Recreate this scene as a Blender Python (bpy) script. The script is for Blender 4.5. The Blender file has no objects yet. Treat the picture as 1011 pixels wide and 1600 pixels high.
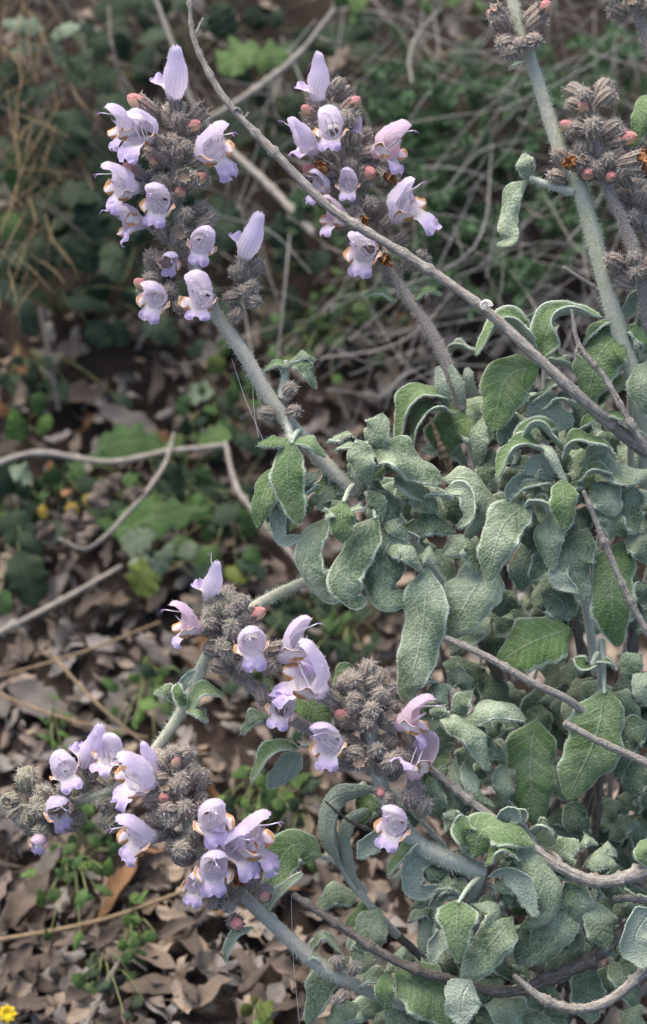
import bpy, math, random
import numpy as np
from mathutils import Matrix, Vector

# ------------------------------------------------------------------ camera, world, sun, exposure
random.seed(7)
RNG = np.random.default_rng(11)
scene = bpy.context.scene
col = scene.collection
PITCH = math.radians(40)
CH = 0.98                                   # camera height over the near ground
TANV = 0.22                                 # half height of the view at 1 m
camd = bpy.data.cameras.new('camera')
camd.sensor_fit = 'VERTICAL'
camd.sensor_height = 24.0
camd.lens = 24.0 / (2 * TANV)
camd.clip_start = 0.02
camd.clip_end = 200
camd.dof.use_dof = True
camd.dof.focus_distance = 1.0
camd.dof.aperture_fstop = 6.5
cam = bpy.data.objects.new('camera', camd)
cam.location = (0, 0, CH)
cam.rotation_euler = (math.pi / 2 - PITCH, 0, 0)
col.objects.link(cam)
scene.camera = cam

SUN_EL, SUN_AZ = math.radians(62), math.radians(-35)     # azimuth from +Y towards +X
world = bpy.data.worlds.new('World')
scene.world = world
world.use_nodes = True
wn = world.node_tree.nodes
sky = wn.new('ShaderNodeTexSky')
sky.sky_type = 'NISHITA'
sky.sun_disc = False
sky.sun_elevation = SUN_EL
sky.sun_rotation = SUN_AZ
sky.air_density = 1.0
sky.dust_density = 4.0
sky.ozone_density = 1.0
world.node_tree.links.new(sky.outputs[0], wn['Background'].inputs[0])
wn['Background'].inputs[1].default_value = 0.115
sund = bpy.data.lights.new('sun', 'SUN')
sund.energy = 1.7
sund.angle = math.radians(40)
sund.color = (1.0, 0.95, 0.88)
sun = bpy.data.objects.new('sun', sund)
sdir = Vector((math.sin(SUN_AZ) * math.cos(SUN_EL), math.cos(SUN_AZ) * math.cos(SUN_EL), math.sin(SUN_EL)))
sun.rotation_euler = sdir.to_track_quat('Z', 'Y').to_euler()
sun.location = (-1, -1, 4)
col.objects.link(sun)
vs = scene.view_settings
vs.view_transform = 'Standard'
vs.look = 'None'
vs.gamma = 1.0
vs.use_curve_mapping = False
vs.exposure = 1.38
vs.use_white_balance = True
vs.white_balance_temperature = 6700
scene.cycles.use_denoising = True
scene.cycles.max_bounces = 6
scene.cycles.diffuse_bounces = 4
scene.cycles.transparent_max_bounces = 6

# ------------------------------------------------------------------ geometry helpers
K = 2 * TANV / 1600.0                        # metres per unit of the photograph at 1 m
C = np.array([0, 0, CH])
R = np.array([1.0, 0, 0])
F = np.array([0, math.cos(PITCH), -math.sin(PITCH)])
U = np.array([0, math.sin(PITCH), math.cos(PITCH)])


def P(x, y, z=0.0):
    d = 1.0 + z * K
    return C + d * (F + (x - 505.5) * K * R + (800 - y) * K * U)


def V(x, y, z):
    v = x * R + y * U - z * F
    return v / np.linalg.norm(v)


def nrm(a):
    return a / np.maximum(np.linalg.norm(a, axis=-1, keepdims=True), 1e-9)


def gh(x, y):
    """height of the ground: level near the shrub, a bank rising behind"""
    yy = np.clip(y - 0.95, 0, 2.2)
    h = 0.36 * (np.sqrt(yy * yy + 0.01) - 0.1)
    h = h + 0.010 * np.sin(9 * x + 1.3 * y) * np.sin(7 * y + 2.0) + 0.006 * np.sin(23 * x + 5) * np.sin(19 * y - 11 * x)
    return h


def G(x, y, lift=0.0):
    """the point where the view line through (x, y) meets the ground (raised by lift)"""
    d = F + (x - 505.5) * K * R + (800 - y) * K * U
    a, b = 0.5, 6.0
    for _ in range(40):
        m = 0.5 * (a + b)
        p = C + d * m
        if p[2] > gh(p[0], p[1]) + lift:
            a = m
        else:
            b = m
    return C + d * a


def spline(pts, n):
    p = np.array(pts, float)
    if len(p) == 2:
        return p[0] + (p[1] - p[0]) * np.linspace(0, 1, n)[:, None]
    q = np.vstack([2 * p[0] - p[1], p, 2 * p[-1] - p[-2]])
    out = []
    for i in range(1, len(q) - 2):
        t = np.linspace(0, 1, 16, endpoint=False)[:, None]
        a, b, c, d = q[i - 1], q[i], q[i + 1], q[i + 2]
        out.append(0.5 * (2 * b + (c - a) * t + (2 * a - 5 * b + 4 * c - d) * t ** 2 + (3 * b - a - 3 * c + d) * t ** 3))
    out = np.vstack(out + [p[-1:]])
    L = np.concatenate([[0], np.cumsum(np.linalg.norm(np.diff(out, axis=0), axis=1))])
    s = np.linspace(0, L[-1], n)
    return np.stack([np.interp(s, L, out[:, k]) for k in range(3)], 1)


class MB:
    """collects vertices and faces for one mesh"""

    def __init__(s):
        s.v, s.q, s.t, s.uv, s.n = [], [], [], [], 0

    def add(s, v, quads=None, tris=None, mat=0, uv=None):
        v = np.asarray(v, float).reshape(-1, 3)
        if quads is not None and len(quads):
            q = np.asarray(quads, int).reshape(-1, 4) + s.n
            s.q.append((q, np.broadcast_to(mat, len(q))))
        if tris is not None and len(tris):
            t = np.asarray(tris, int).reshape(-1, 3) + s.n
            s.t.append((t, np.broadcast_to(mat, len(t))))
        s.v.append(v)
        s.uv.append(np.zeros((len(v), 2)) + 0.5 if uv is None else np.asarray(uv, float).reshape(-1, 2))
        s.n += len(v)
        return s

    def mesh(s, name, mats, origin=None, smooth=True):
        v = np.vstack(s.v)
        if origin is not None:
            v = v - np.asarray(origin)
        uv = np.vstack(s.uv)
        loops, tot, mi = [], [], []
        for q, m in s.q:
            loops.append(q.ravel()); tot.append(np.full(len(q), 4)); mi.append(m)
        for t, m in s.t:
            loops.append(t.ravel()); tot.append(np.full(len(t), 3)); mi.append(m)
        loops = np.concatenate(loops); tot = np.concatenate(tot); mi = np.concatenate(mi)
        me = bpy.data.meshes.new(name)
        me.vertices.add(len(v)); me.vertices.foreach_set('co', v.ravel().astype(np.float32))
        me.loops.add(len(loops)); me.loops.foreach_set('vertex_index', loops.astype(np.int32))
        me.polygons.add(len(tot))
        me.polygons.foreach_set('loop_start', np.concatenate([[0], np.cumsum(tot)[:-1]]).astype(np.int32))
        me.polygons.foreach_set('loop_total', tot.astype(np.int32))
        me.polygons.foreach_set('material_index', mi.astype(np.int32))
        me.polygons.foreach_set('use_smooth', np.full(len(tot), smooth))
        ul = me.uv_layers.new(name='UVMap')
        ul.data.foreach_set('uv', uv[loops].ravel().astype(np.float32))
        for m in mats:
            me.materials.append(m)
        me.update(calc_edges=True)
        return me


def grid_faces(nu, nv, wrap=False):
    i = np.arange(nu - 1)[:, None]
    j = np.arange(nv if wrap else nv - 1)[None, :]
    jn = (j + 1) % nv
    return np.stack([i * nv + j, i * nv + jn, (i + 1) * nv + jn, (i + 1) * nv + j], -1).reshape(-1, 4)


def frames(c, up):
    T = nrm(np.gradient(c, axis=0))
    S = np.zeros_like(T)
    s = np.cross(T[0], up)
    if np.linalg.norm(s) < 1e-4:
        s = np.cross(T[0], np.array([0.3, 0.8, 0.5]))
    for i in range(len(c)):
        s = s - T[i] * np.dot(s, T[i])
        s = s / max(np.linalg.norm(s), 1e-9)
        S[i] = s
    return T, S, np.cross(S, T)


def add_hairs(mb, base, d, length, width, mat):
    """short tapering hairs, one triangle each"""
    n = len(base)
    if n == 0:
        return
    rv = RNG.normal(size=(n, 3))
    side = nrm(np.cross(d, rv)) * width
    L = np.asarray(length).reshape(-1, 1)
    v = np.stack([base - side, base + side, base + nrm(d) * L], 1).reshape(-1, 3)
    mb.add(v, tris=np.arange(3 * n).reshape(-1, 3), mat=mat)


def add_tube(mb, pts, radii, nseg=8, n=None, mat=0, rough=0.0, square=0.0, hair=0, hair_len=8 * K, hair_mat=1, cap=True, knots=0):
    p = np.array(pts, float)
    if n is None:
        n = max(4, int(len(p) * 6))
    c = spline(p, n)
    r = np.interp(np.linspace(0, 1, n), np.linspace(0, 1, len(radii)), radii)
    if rough:
        r = r * (1 + rough * RNG.normal(size=n) * 0.6)
    if knots:
        for _ in range(knots):
            k = RNG.integers(2, n - 2)
            r[k] *= 1.25 + 0.4 * RNG.random()
    T, S, N = frames(c, np.array([0.2, -0.5, 0.8]))
    a = np.linspace(0, 2 * np.pi, nseg, endpoint=False)
    rr = r[:, None] * (1 + square * np.cos(4 * a)[None, :])
    if rough:
        rr = rr * (1 + rough * RNG.normal(size=rr.shape) * 0.5)
    v = c[:, None, :] + rr[..., None] * (np.cos(a)[None, :, None] * S[:, None, :] + np.sin(a)[None, :, None] * N[:, None, :])
    L = np.concatenate([[0], np.cumsum(np.linalg.norm(np.diff(c, axis=0), axis=1))])
    uv = np.stack(np.broadcast_arrays(a[None, :] / (2 * np.pi), L[:, None] / K / 100), -1)
    mb.add(v, quads=grid_faces(n, nseg, True), mat=mat, uv=uv)
    if cap:
        for k in (0, n - 1):
            vv = np.vstack([v[k], c[k] + (T[k] if k else -T[k]) * r[k] * 0.5])
            i = np.arange(nseg)
            tr = np.stack([i, (i + 1) % nseg, np.full(nseg, nseg)], 1)
            if k == 0:
                tr = tr[:, ::-1]
            mb.add(vv, tris=tr, mat=mat)
    if hair:
        i = RNG.integers(0, n - 1, hair); f = RNG.random(hair)[:, None]
        ang = RNG.random(hair) * 2 * np.pi
        cc = c[i] * (1 - f) + c[i + 1] * f
        o = np.cos(ang)[:, None] * S[i] + np.sin(ang)[:, None] * N[i]
        b = cc + o * r[i][:, None] * 0.97
        add_hairs(mb, b, o + 0.45 * RNG.normal(size=(hair, 3)), hair_len * (0.5 + RNG.random(hair)), 0.34 * K, hair_mat)
    return c


# ------------------------------------------------------------------ object helpers
def thing(name, label, cat, loc, group=None):
    o = bpy.data.objects.new(name, None)
    o.empty_display_size = 0.01
    o.location = loc
    o['label'] = label
    o['category'] = cat
    if group:
        o['group'] = group
    col.objects.link(o)
    return o


def link(name, me, parent=None, mat4=None):
    o = bpy.data.objects.new(name, me)
    col.objects.link(o)
    if parent is not None:
        o.parent = parent
    if mat4 is not None:
        o.matrix_local = mat4
    return o


def solo(name, mb, mats, label, cat, loc, group=None, smooth=True):
    o = link(name, mb.mesh(name, mats, loc, smooth))
    o.location = loc
    o['label'] = label
    o['category'] = cat
    if group:
        o['group'] = group
    return o


def part(name, mb, mats, parent, origin, smooth=True):
    return link(name, mb.mesh(name, mats, origin, smooth), parent)


def basis(loc, x, up, scale, origin):
    x = nrm(np.asarray(x, float))
    z = np.asarray(up, float) - x * np.dot(x, up)
    z = nrm(z)
    y = np.cross(z, x)
    l = np.asarray(loc) - np.asarray(origin)
    return Matrix([[x[0] * scale, y[0] * scale, z[0] * scale, l[0]],
                   [x[1] * scale, y[1] * scale, z[1] * scale, l[1]],
                   [x[2] * scale, y[2] * scale, z[2] * scale, l[2]],
                   [0, 0, 0, 1]])


# ------------------------------------------------------------------ materials
class NT:
    def __init__(s, name):
        s.m = bpy.data.materials.new(name)
        s.m.use_nodes = True
        s.t = s.m.node_tree
        s.b = s.t.nodes['Principled BSDF']
        s.b.inputs['Roughness'].default_value = 0.85
        s.b.inputs['Specular IOR Level'].default_value = 0.25

    def n(s, kind, **kw):
        x = s.t.nodes.new(kind)
        for k, v in kw.items():
            if k.startswith('i_'):
                x.inputs[k[2:].replace('_', ' ')].default_value = v
            else:
                setattr(x, k, v)
        return x

    def l(s, a, b):
        s.t.links.new(a, b)

    def val(s, v):
        return v

    def math(s, op, a, b=None, c=None, clamp=False):
        x = s.n('ShaderNodeMath', operation=op)
        x.use_clamp = clamp
        for i, v in enumerate((a, b, c)):
            if v is None:
                continue
            if isinstance(v, (int, float)):
                x.inputs[i].default_value = v
            else:
                s.l(v, x.inputs[i])
        return x.outputs[0]

    def mix(s, f, a, b, mode='MIX'):
        x = s.n('ShaderNodeMix', data_type='RGBA', blend_type=mode)
        for i, v in ((0, f), (6, a), (7, b)):
            if isinstance(v, (int, float)):
                x.inputs[i].default_value = v
            elif isinstance(v, tuple):
                x.inputs[i].default_value = v + (1,) if len(v) == 3 else v
            else:
                s.l(v, x.inputs[i])
        return x.outputs[2]

    def step(s, v, a, b):
        x = s.n('ShaderNodeMapRange', interpolation_type='SMOOTHSTEP')
        s.l(v, x.inputs[0])
        x.inputs[1].default_value = a
        x.inputs[2].default_value = b
        return x.outputs[0]

    def obj(s):
        return s.n('ShaderNodeTexCoord').outputs['Object']

    def uv(s):
        sp = s.n('ShaderNodeSeparateXYZ')
        s.l(s.n('ShaderNodeTexCoord').outputs['UV'], sp.inputs[0])
        return sp.outputs[0], sp.outputs[1]

    def noise(s, scale, detail=3, rough=0.55, vec=None):
        x = s.n('ShaderNodeTexNoise')
        x.inputs['Scale'].default_value = scale
        x.inputs['Detail'].default_value = detail
        x.inputs['Roughness'].default_value = rough
        s.l(vec if vec is not None else s.obj(), x.inputs['Vector'])
        return x.outputs['Fac']

    def rnd(s):
        return s.n('ShaderNodeObjectInfo').outputs['Random']

    def bump(s, h, strength, dist):
        x = s.n('ShaderNodeBump')
        x.inputs['Strength'].default_value = strength
        x.inputs['Distance'].default_value = dist
        s.l(h, x.inputs['Height'])
        s.l(x.outputs[0], s.b.inputs['Normal'])

    def color(s, c):
        if isinstance(c, tuple):
            s.b.inputs['Base Color'].default_value = c + (1,)
        else:
            s.l(c, s.b.inputs['Base Color'])

    def sheen(s, w, tint=(0.9, 1.0, 0.9), rough=0.5):
        s.b.inputs['Sheen Weight'].default_value = w
        s.b.inputs['Sheen Roughness'].default_value = rough
        s.b.inputs['Sheen Tint'].default_value = tint + (1,)

    def translucent(s, f, c):
        tr = s.n('ShaderNodeBsdfTranslucent')
        if isinstance(c, tuple):
            tr.inputs[0].default_value = c + (1,)
        else:
            s.l(c, tr.inputs[0])
        mx = s.n('ShaderNodeMixShader')
        mx.inputs[0].default_value = f
        s.l(s.b.outputs[0], mx.inputs[1])
        s.l(tr.outputs[0], mx.inputs[2])
        s.l(mx.outputs[0], s.t.nodes['Material Output'].inputs[0])


def flat(name, c, rough=0.85, var=0.25, scale=150, bump=0.0, bdist=0.001):
    t = NT(name)
    n = t.noise(scale, 4)
    dark = tuple(x * (1 - var) for x in c)
    lite = tuple(min(1, x * (1 + var)) for x in c)
    t.color(t.mix(t.step(n, 0.3, 0.7), dark, lite))
    t.b.inputs['Roughness'].default_value = rough
    if bump:
        t.bump(n, bump, bdist)
    return t.m


FELT = (0.49, 0.56, 0.43)


def sage_top(name, green, felt_amt, cell=4.0):
    """upper face: pebbled green blade under a thin pale felt, whiter along midrib and margin"""
    t = NT(name)
    u, v = t.uv()
    s = t.math('ABSOLUTE', t.math('MULTIPLY_ADD', u, 2.0, -1.0))
    vo = t.n('ShaderNodeTexVoronoi', feature='F1')
    vo.inputs['Scale'].default_value = 1.0 / (cell * K)
    nz = t.n('ShaderNodeTexNoise')
    nz.inputs['Scale'].default_value = 260
    t.l(t.obj(), nz.inputs['Vector'])
    vm = t.n('ShaderNodeVectorMath', operation='MULTIPLY_ADD')
    t.l(nz.outputs['Color'], vm.inputs[0])
    vm.inputs[1].default_value = (0.0012,) * 3
    t.l(t.obj(), vm.inputs[2])
    t.l(vm.outputs[0], vo.inputs['Vector'])
    dist = vo.outputs['Distance']
    cellc = t.step(dist, 0.15, 0.75)                      # 0 on a pebble, 1 in the groove
    big = t.noise(70, 3)
    fine = t.noise(2600, 2)
    rib = t.math('SUBTRACT', 1.0, t.step(s, 0.0, 0.075))
    vein = t.n('ShaderNodeTexWave', wave_type='BANDS', bands_direction='X')
    vc = t.n('ShaderNodeCombineXYZ')
    t.l(t.math('SUBTRACT', v, t.math('MULTIPLY', s, 0.22)), vc.inputs[0])
    t.l(vc.outputs[0], vein.inputs['Vector'])
    vein.inputs['Scale'].default_value = 3.2
    vein.inputs['Distortion'].default_value = 1.2
    vn = t.math('MULTIPLY', t.step(vein.outputs['Fac'], 0.82, 1.0), 0.10)
    edge = t.step(s, 0.80, 0.98)
    felt = t.math('ADD', t.math('MULTIPLY', cellc, 0.14 + 0.16 * felt_amt), t.math('MULTIPLY', t.step(big, 0.3, 0.75), 0.35 + 0.42 * felt_amt))
    felt = t.math('ADD', felt, t.math('MULTIPLY', t.math('SUBTRACT', fine, 0.5), 0.35))
    felt = t.math('ADD', felt, t.math('MULTIPLY', t.math('SUBTRACT', t.rnd(), 0.5), 0.25))
    felt = t.math('ADD', t.math('MULTIPLY', felt, 0.25 + 0.65 * felt_amt), t.math('MULTIPLY', rib, 0.16), clamp=True)
    felt = t.math('ADD', felt, vn)
    felt = t.math('ADD', felt, t.math('MULTIPLY', edge, 0.58), clamp=True)
    gr = t.mix(t.step(big, 0.25, 0.8), green, tuple(g * f for g, f in zip(green, (1.5, 1.35, 1.1))))
    lc = t.mix(felt, gr, FELT)
    hurt = t.math('MULTIPLY', t.step(t.rnd(), .90, .99), t.step(t.math('ADD', t.noise(95, 4, .7), t.math('MULTIPLY', s, .22)), .66, .76))
    lc = t.mix(t.math('MULTIPLY', hurt, .75), lc, (.13, .085, .045))
    lc = t.mix(t.math('MULTIPLY', t.step(t.noise(35, 3), .5, .8), .25), lc, (.16, .19, .06))
    t.color(lc)
    hgt = t.math('ADD', t.math('MULTIPLY', t.math('SUBTRACT', 1.0, dist), 0.8), t.math('MULTIPLY', vn, -2.0))
    hgt = t.math('ADD', hgt, t.math('MULTIPLY', rib, -0.8))
    hgt = t.math('ADD', hgt, t.math('MULTIPLY', fine, 0.5))
    t.bump(hgt, 0.65, 0.0008)
    t.sheen(0.12)
    t.b.inputs['Roughness'].default_value = 0.8
    return t.m


def sage_under(name, c, cell=5.0):
    t = NT(name)
    u, v = t.uv()
    s = t.math('ABSOLUTE', t.math('MULTIPLY_ADD', u, 2.0, -1.0))
    vo = t.n('ShaderNodeTexVoronoi', feature='DISTANCE_TO_EDGE')
    vo.inputs['Scale'].default_value = 1.0 / (cell * K)
    t.l(t.obj(), vo.inputs['Vector'])
    net = t.math('SUBTRACT', 1.0, t.step(vo.outputs['Distance'], 0.0, 0.22))
    fine = t.noise(2400, 2)
    rib = t.math('SUBTRACT', 1.0, t.step(s, 0.0, 0.1))
    f = t.math('ADD', t.math('MULTIPLY', net, 0.45), t.math('MULTIPLY', rib, 0.5), clamp=True)
    f = t.math('ADD', f, t.math('MULTIPLY', t.math('SUBTRACT', fine, 0.5), 0.6), clamp=True)
    t.color(t.mix(f, tuple(x * 0.72 for x in c), tuple(min(1, x * 1.25) for x in c)))
    t.bump(t.math('ADD', t.math('ADD', net, t.math('MULTIPLY', rib, 2.5)), t.math('MULTIPLY', fine, 0.6)), 0.6, 0.0006)
    t.sheen(0.15)
    return t.m


M = {}
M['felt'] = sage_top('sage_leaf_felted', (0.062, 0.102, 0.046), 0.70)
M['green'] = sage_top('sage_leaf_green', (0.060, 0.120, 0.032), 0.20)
M['dark'] = sage_top('sage_leaf_shaded', (0.036, 0.066, 0.032), 0.38)  # darker leaf copy: the shade inside the shrub is put into its colour
M['under'] = sage_under('sage_leaf_underside', (0.39, 0.45, 0.35))
M['down'] = flat('white_down', (0.52, 0.57, 0.49), 0.95, 0.15, 900)
M['margin'] = flat('felted_margin', (0.42, 0.48, 0.38), 0.95, 0.2, 1500, 0.6, 0.0004)


def stem_mat(name, c, green, felt=0.6):
    t = NT(name)
    n = t.noise(90, 3)
    f = t.noise(1800, 3)
    g = t.mix(t.step(n, 0.35, 0.7), c, green)
    t.color(t.mix(t.math('MULTIPLY', t.step(f, 0.38, 0.66), felt), g, (0.60, 0.59, 0.53)))
    t.bump(f, 0.7, 0.0008)
    t.sheen(0.2)
    return t.m


M['stem'] = stem_mat('woolly_stem', (0.42, 0.38, 0.32), (0.41, 0.40, 0.30), .7)
M['stem_purple'] = stem_mat('purplish_stem', (0.20, 0.155, 0.145), (0.27, 0.23, 0.20), 0.45)
M['stem_green'] = stem_mat('green_stem', (0.44, 0.43, 0.33), (0.38, 0.41, 0.24), 0.7)
M['stem_white'] = stem_mat('white_woolly_shoot', (0.44, 0.46, 0.39), (0.49, 0.52, 0.44), 0.8)


def calyx_mat(name, a, b):
    t = NT(name)
    u, v = t.uv()
    rib = t.step(t.math('COSINE', t.math('MULTIPLY', u, 2 * math.pi * 9)), -0.3, 0.9)
    f = t.noise(1500, 3)
    n = t.mix(t.rnd(), a, b)
    c = t.mix(t.math('MULTIPLY', t.math('SUBTRACT', 1.0, rib), 0.6), n, tuple(x * 0.42 for x in a))
    c = t.mix(t.math('MULTIPLY', t.step(f, 0.42, 0.68), 0.5), c, (0.44, 0.42, 0.38))
    t.color(c)
    t.bump(t.math('ADD', rib, f), 0.7, 0.0008)
    t.sheen(0.2, (1, 0.95, 0.95))
    return t.m


M['calyx'] = calyx_mat('calyx_purplish_grey', (0.25, 0.19, 0.158), (0.37, 0.315, 0.24))
M['calyx_green'] = calyx_mat('calyx_greenish_grey', (0.24, 0.22, 0.15), (0.31, 0.30, 0.19))
M['calyx_hair'] = flat('calyx_hair', (0.50, 0.46, 0.42), 0.9, 0.2, 700)
M['throat_dark'] = flat('calyx_inside', (0.17, 0.13, 0.10), 0.9)


def petal_mat(name, base, tip, line, lines=0.35, white=0.0):
    t = NT(name)
    u, v = t.uv()
    n = t.noise(160, 3)
    wig = t.math('MULTIPLY_ADD', t.noise(120, 2), 0.05, u)
    st = t.math('COSINE', t.math('MULTIPLY', wig, 2 * math.pi * 15))
    st = t.math('MULTIPLY', t.step(st, 0.55, 1.0), lines)
    c = t.mix(t.step(v, 0.25, 0.85), base, tip)
    c = t.mix(t.math('MULTIPLY', t.step(n, 0.35, 0.7), 0.3), c, (0.86, 0.83, 0.92))
    fade = t.math('MULTIPLY', st, t.math('SUBTRACT', 1.0, t.step(v, 0.5, 0.95)))
    c = t.mix(fade, c, line)
    c = t.mix(t.math('MULTIPLY', t.rnd(), 0.25), c, (0.80, 0.68, 0.80))
    t.color(c)
    t.bump(t.math('ADD', t.math('MULTIPLY', st, -1.0), t.noise(900, 2)), 0.35, 0.0006)
    t.b.inputs['Roughness'].default_value = 0.6
    t.sheen(0.1, (1, 0.95, 1))
    t.translucent(0.55, c)
    return t.m


M['petal'] = petal_mat('lilac_petal', (0.84, 0.79, 0.85), (0.76, 0.67, 0.87), (0.48, 0.33, 0.56), .42)
M['petal_pink'] = petal_mat('pinkish_petal', (0.80, 0.62, 0.66), (0.78, 0.60, 0.76), (0.52, 0.28, 0.40), 0.45)
M['lip'] = None


def lip_mat():
    t = NT('lower_lip_petal')
    u, v = t.uv()
    vo = t.n('ShaderNodeTexVoronoi', feature='F1')
    vo.inputs['Scale'].default_value = 1.0 / (5.5 * K)
    t.l(t.obj(), vo.inputs['Vector'])
    dots = t.math('SUBTRACT', 1.0, t.step(vo.outputs['Distance'], 0.18, 0.34))
    thr = t.math('SUBTRACT', 1.0, t.step(v, 0.50, 0.78))
    c = t.mix(t.math('MULTIPLY', thr, 1.0), (0.68, 0.57, 0.84), (0.90, 0.87, 0.87))
    c = t.mix(t.math('MULTIPLY', t.math('MULTIPLY', dots, thr), 0.55), c, (0.42, 0.27, 0.46))
    e = t.math('ABSOLUTE', t.math('MULTIPLY_ADD', u, 2.0, -1.0))
    n = t.noise(250, 3)
    br = t.math('MULTIPLY', t.step(t.math('ADD', e, t.math('MULTIPLY', n, 0.5)), 1.15, 1.4), 0.6)
    c = t.mix(br, c, (0.42, 0.22, 0.10))
    t.color(c)
    t.bump(t.noise(700, 3), 0.5, 0.0008)
    t.b.inputs['Roughness'].default_value = 0.6
    t.translucent(0.45, c)
    return t.m


def lobe_mat():
    t = NT('side_lobe_browning_petal')
    u, v = t.uv()
    e = t.math('ABSOLUTE', t.math('MULTIPLY_ADD', u, 2.0, -1.0))
    n = t.noise(200, 3)
    br = t.step(t.math('ADD', t.math('MULTIPLY', e, 0.5), t.math('ADD', t.math('MULTIPLY', n, 0.6), t.math('MULTIPLY', v, 0.35))), 0.62, 0.9)
    c = t.mix(br, (0.84, 0.76, 0.78), (0.50, 0.27, 0.11))
    t.color(c)
    t.bump(t.noise(700, 3), 0.5, 0.0008)
    t.translucent(0.2, c)
    return t.m


M['lip'] = lip_mat()
M['lobe'] = lobe_mat()
M['white'] = flat('white_filament', (0.82, 0.80, 0.80), 0.6, 0.08)
M['anther'] = flat('dark_anther', (0.45, 0.36, 0.40), 0.8)
M['style'] = flat('violet_style', (0.40, 0.27, 0.50), 0.6, 0.2)


def bud_mat():
    t = NT('pink_bud_tip')
    sp = t.n('ShaderNodeSeparateXYZ')
    t.l(t.obj(), sp.inputs[0])
    n = t.noise(350, 3)
    z = t.math('ADD', t.math('MULTIPLY', sp.outputs[2], 1 / (12 * K)), t.math('MULTIPLY', n, 0.8))
    c = t.mix(t.step(z, -0.40, 0.55), (0.58, 0.40, 0.22), (0.45, 0.17, 0.17))
    c = t.mix(t.math('MULTIPLY', t.step(t.noise(1600, 2), 0.45, 0.7), 0.5), c, (0.56, 0.36, 0.32))
    t.bump(t.noise(1300, 3), .8, .0009)
    t.color(c)
    t.sheen(0.25, (1, 0.9, 0.9))
    return t.m


M['bud'] = bud_mat()
M['withered'] = flat('withered_corolla', (0.38, 0.17, 0.07), 0.85, 0.5, 300, 0.8, 0.002)


def bark_mat(name, a, b, pale):
    t = NT(name)
    u, v = t.uv()
    vc = t.n('ShaderNodeCombineXYZ')
    t.l(t.math('MULTIPLY', u, 9.0), vc.inputs[0])
    t.l(t.math('MULTIPLY', v, 2.2), vc.inputs[1])
    st = t.noise(1.6, 5, 0.65, vc.outputs[0])
    f = t.noise(700, 4, 0.65)
    c = t.mix(t.step(st, 0.35, 0.65), a, b)
    c = t.mix(t.math('MULTIPLY', t.step(f, 0.52, 0.72), 0.6), c, pale)
    t.color(c)
    t.bump(t.math('ADD', st, t.math('MULTIPLY', f, 0.8)), 0.9, 0.0016)
    return t.m


M['bark'] = bark_mat('grey_twig_bark', (0.22, 0.195, 0.168), (0.43, 0.395, 0.35), (0.58, 0.56, 0.52))
M['bark_dark'] = bark_mat('dark_twig_bark', (0.11, 0.095, 0.08), (0.24, 0.215, 0.185), (0.40, 0.38, 0.35))
M['stalk'] = bark_mat('pale_dry_stalk', (0.32, 0.31, 0.29), (0.48, 0.465, 0.44), (0.60, 0.59, 0.57))
M['straw'] = bark_mat('dry_straw', (0.24, 0.17, 0.10), (0.36, 0.27, 0.17), (0.48, 0.40, 0.30))
M['needle'] = bark_mat('dry_pine_needle', (0.21, 0.15, 0.085), (0.32, 0.235, 0.135), (0.40, 0.32, 0.21))


def herb_mat(name, c, pale=0.3):
    t = NT(name)
    u, v = t.uv()
    s = t.math('ABSOLUTE', t.math('MULTIPLY_ADD', u, 2.0, -1.0))
    rib = t.math('SUBTRACT', 1.0, t.step(s, 0.0, 0.09))
    vein = t.n('ShaderNodeTexWave', wave_type='BANDS', bands_direction='X')
    vc = t.n('ShaderNodeCombineXYZ')
    t.l(t.math('SUBTRACT', v, t.math('MULTIPLY', s, 0.3)), vc.inputs[0])
    t.l(vc.outputs[0], vein.inputs['Vector'])
    vein.inputs['Scale'].default_value = 2.2
    vein.inputs['Distortion'].default_value = 0.8
    vn = t.step(vein.outputs['Fac'], 0.85, 1.0)
    n = t.noise(60, 4)
    cc = t.mix(t.step(n, 0.3, 0.7), tuple(x * 0.75 for x in c), tuple(x * 1.3 for x in c))
    cc = t.mix(t.math('MULTIPLY', t.rnd(), 0.4), cc, tuple(x * f for x, f in zip(c, (1.5, 1.15, 0.9))))
    cc = t.mix(t.math('MULTIPLY', t.math('ADD', t.math('MULTIPLY', vn, 0.5), rib, clamp=True), pale), cc, (0.30, 0.38, 0.24))
    t.color(cc)
    t.bump(t.math('ADD', t.math('MULTIPLY', t.math('ADD', vn, rib), -0.7), t.math('MULTIPLY', n, 2.0)), 0.5, 0.0015)
    t.b.inputs['Roughness'].default_value = 0.6
    t.b.inputs['Specular IOR Level'].default_value = 0.15
    t.translucent(0.15, cc)
    return t.m


M['herb'] = herb_mat('herb_leaf_shaded_green', (0.026, 0.046, 0.028), 0.12)  # very dark green: shade over the bank is painted into the leaf colour
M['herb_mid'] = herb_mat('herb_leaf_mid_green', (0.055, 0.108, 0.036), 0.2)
M['herb_bright'] = herb_mat('herb_leaf_bright_green', (0.09, 0.17, 0.045))
M['herb_grey'] = herb_mat('herb_leaf_grey_green', (0.12, 0.165, 0.12), 0.5)
M['herb_olive'] = herb_mat('herb_leaf_yellow_green', (0.11, 0.145, 0.035))
M['herb_yellow'] = herb_mat('yellowing_leaf', (0.34, 0.26, 0.045))
M['herb_red'] = herb_mat('reddened_leaf', (0.27, 0.13, 0.065))
M['herb_stem'] = flat('herb_stem', (0.14, 0.16, 0.07))
M['heath'] = flat('heath_leaf', (0.085, 0.155, 0.075), 0.6, 0.5, 60)


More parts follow.
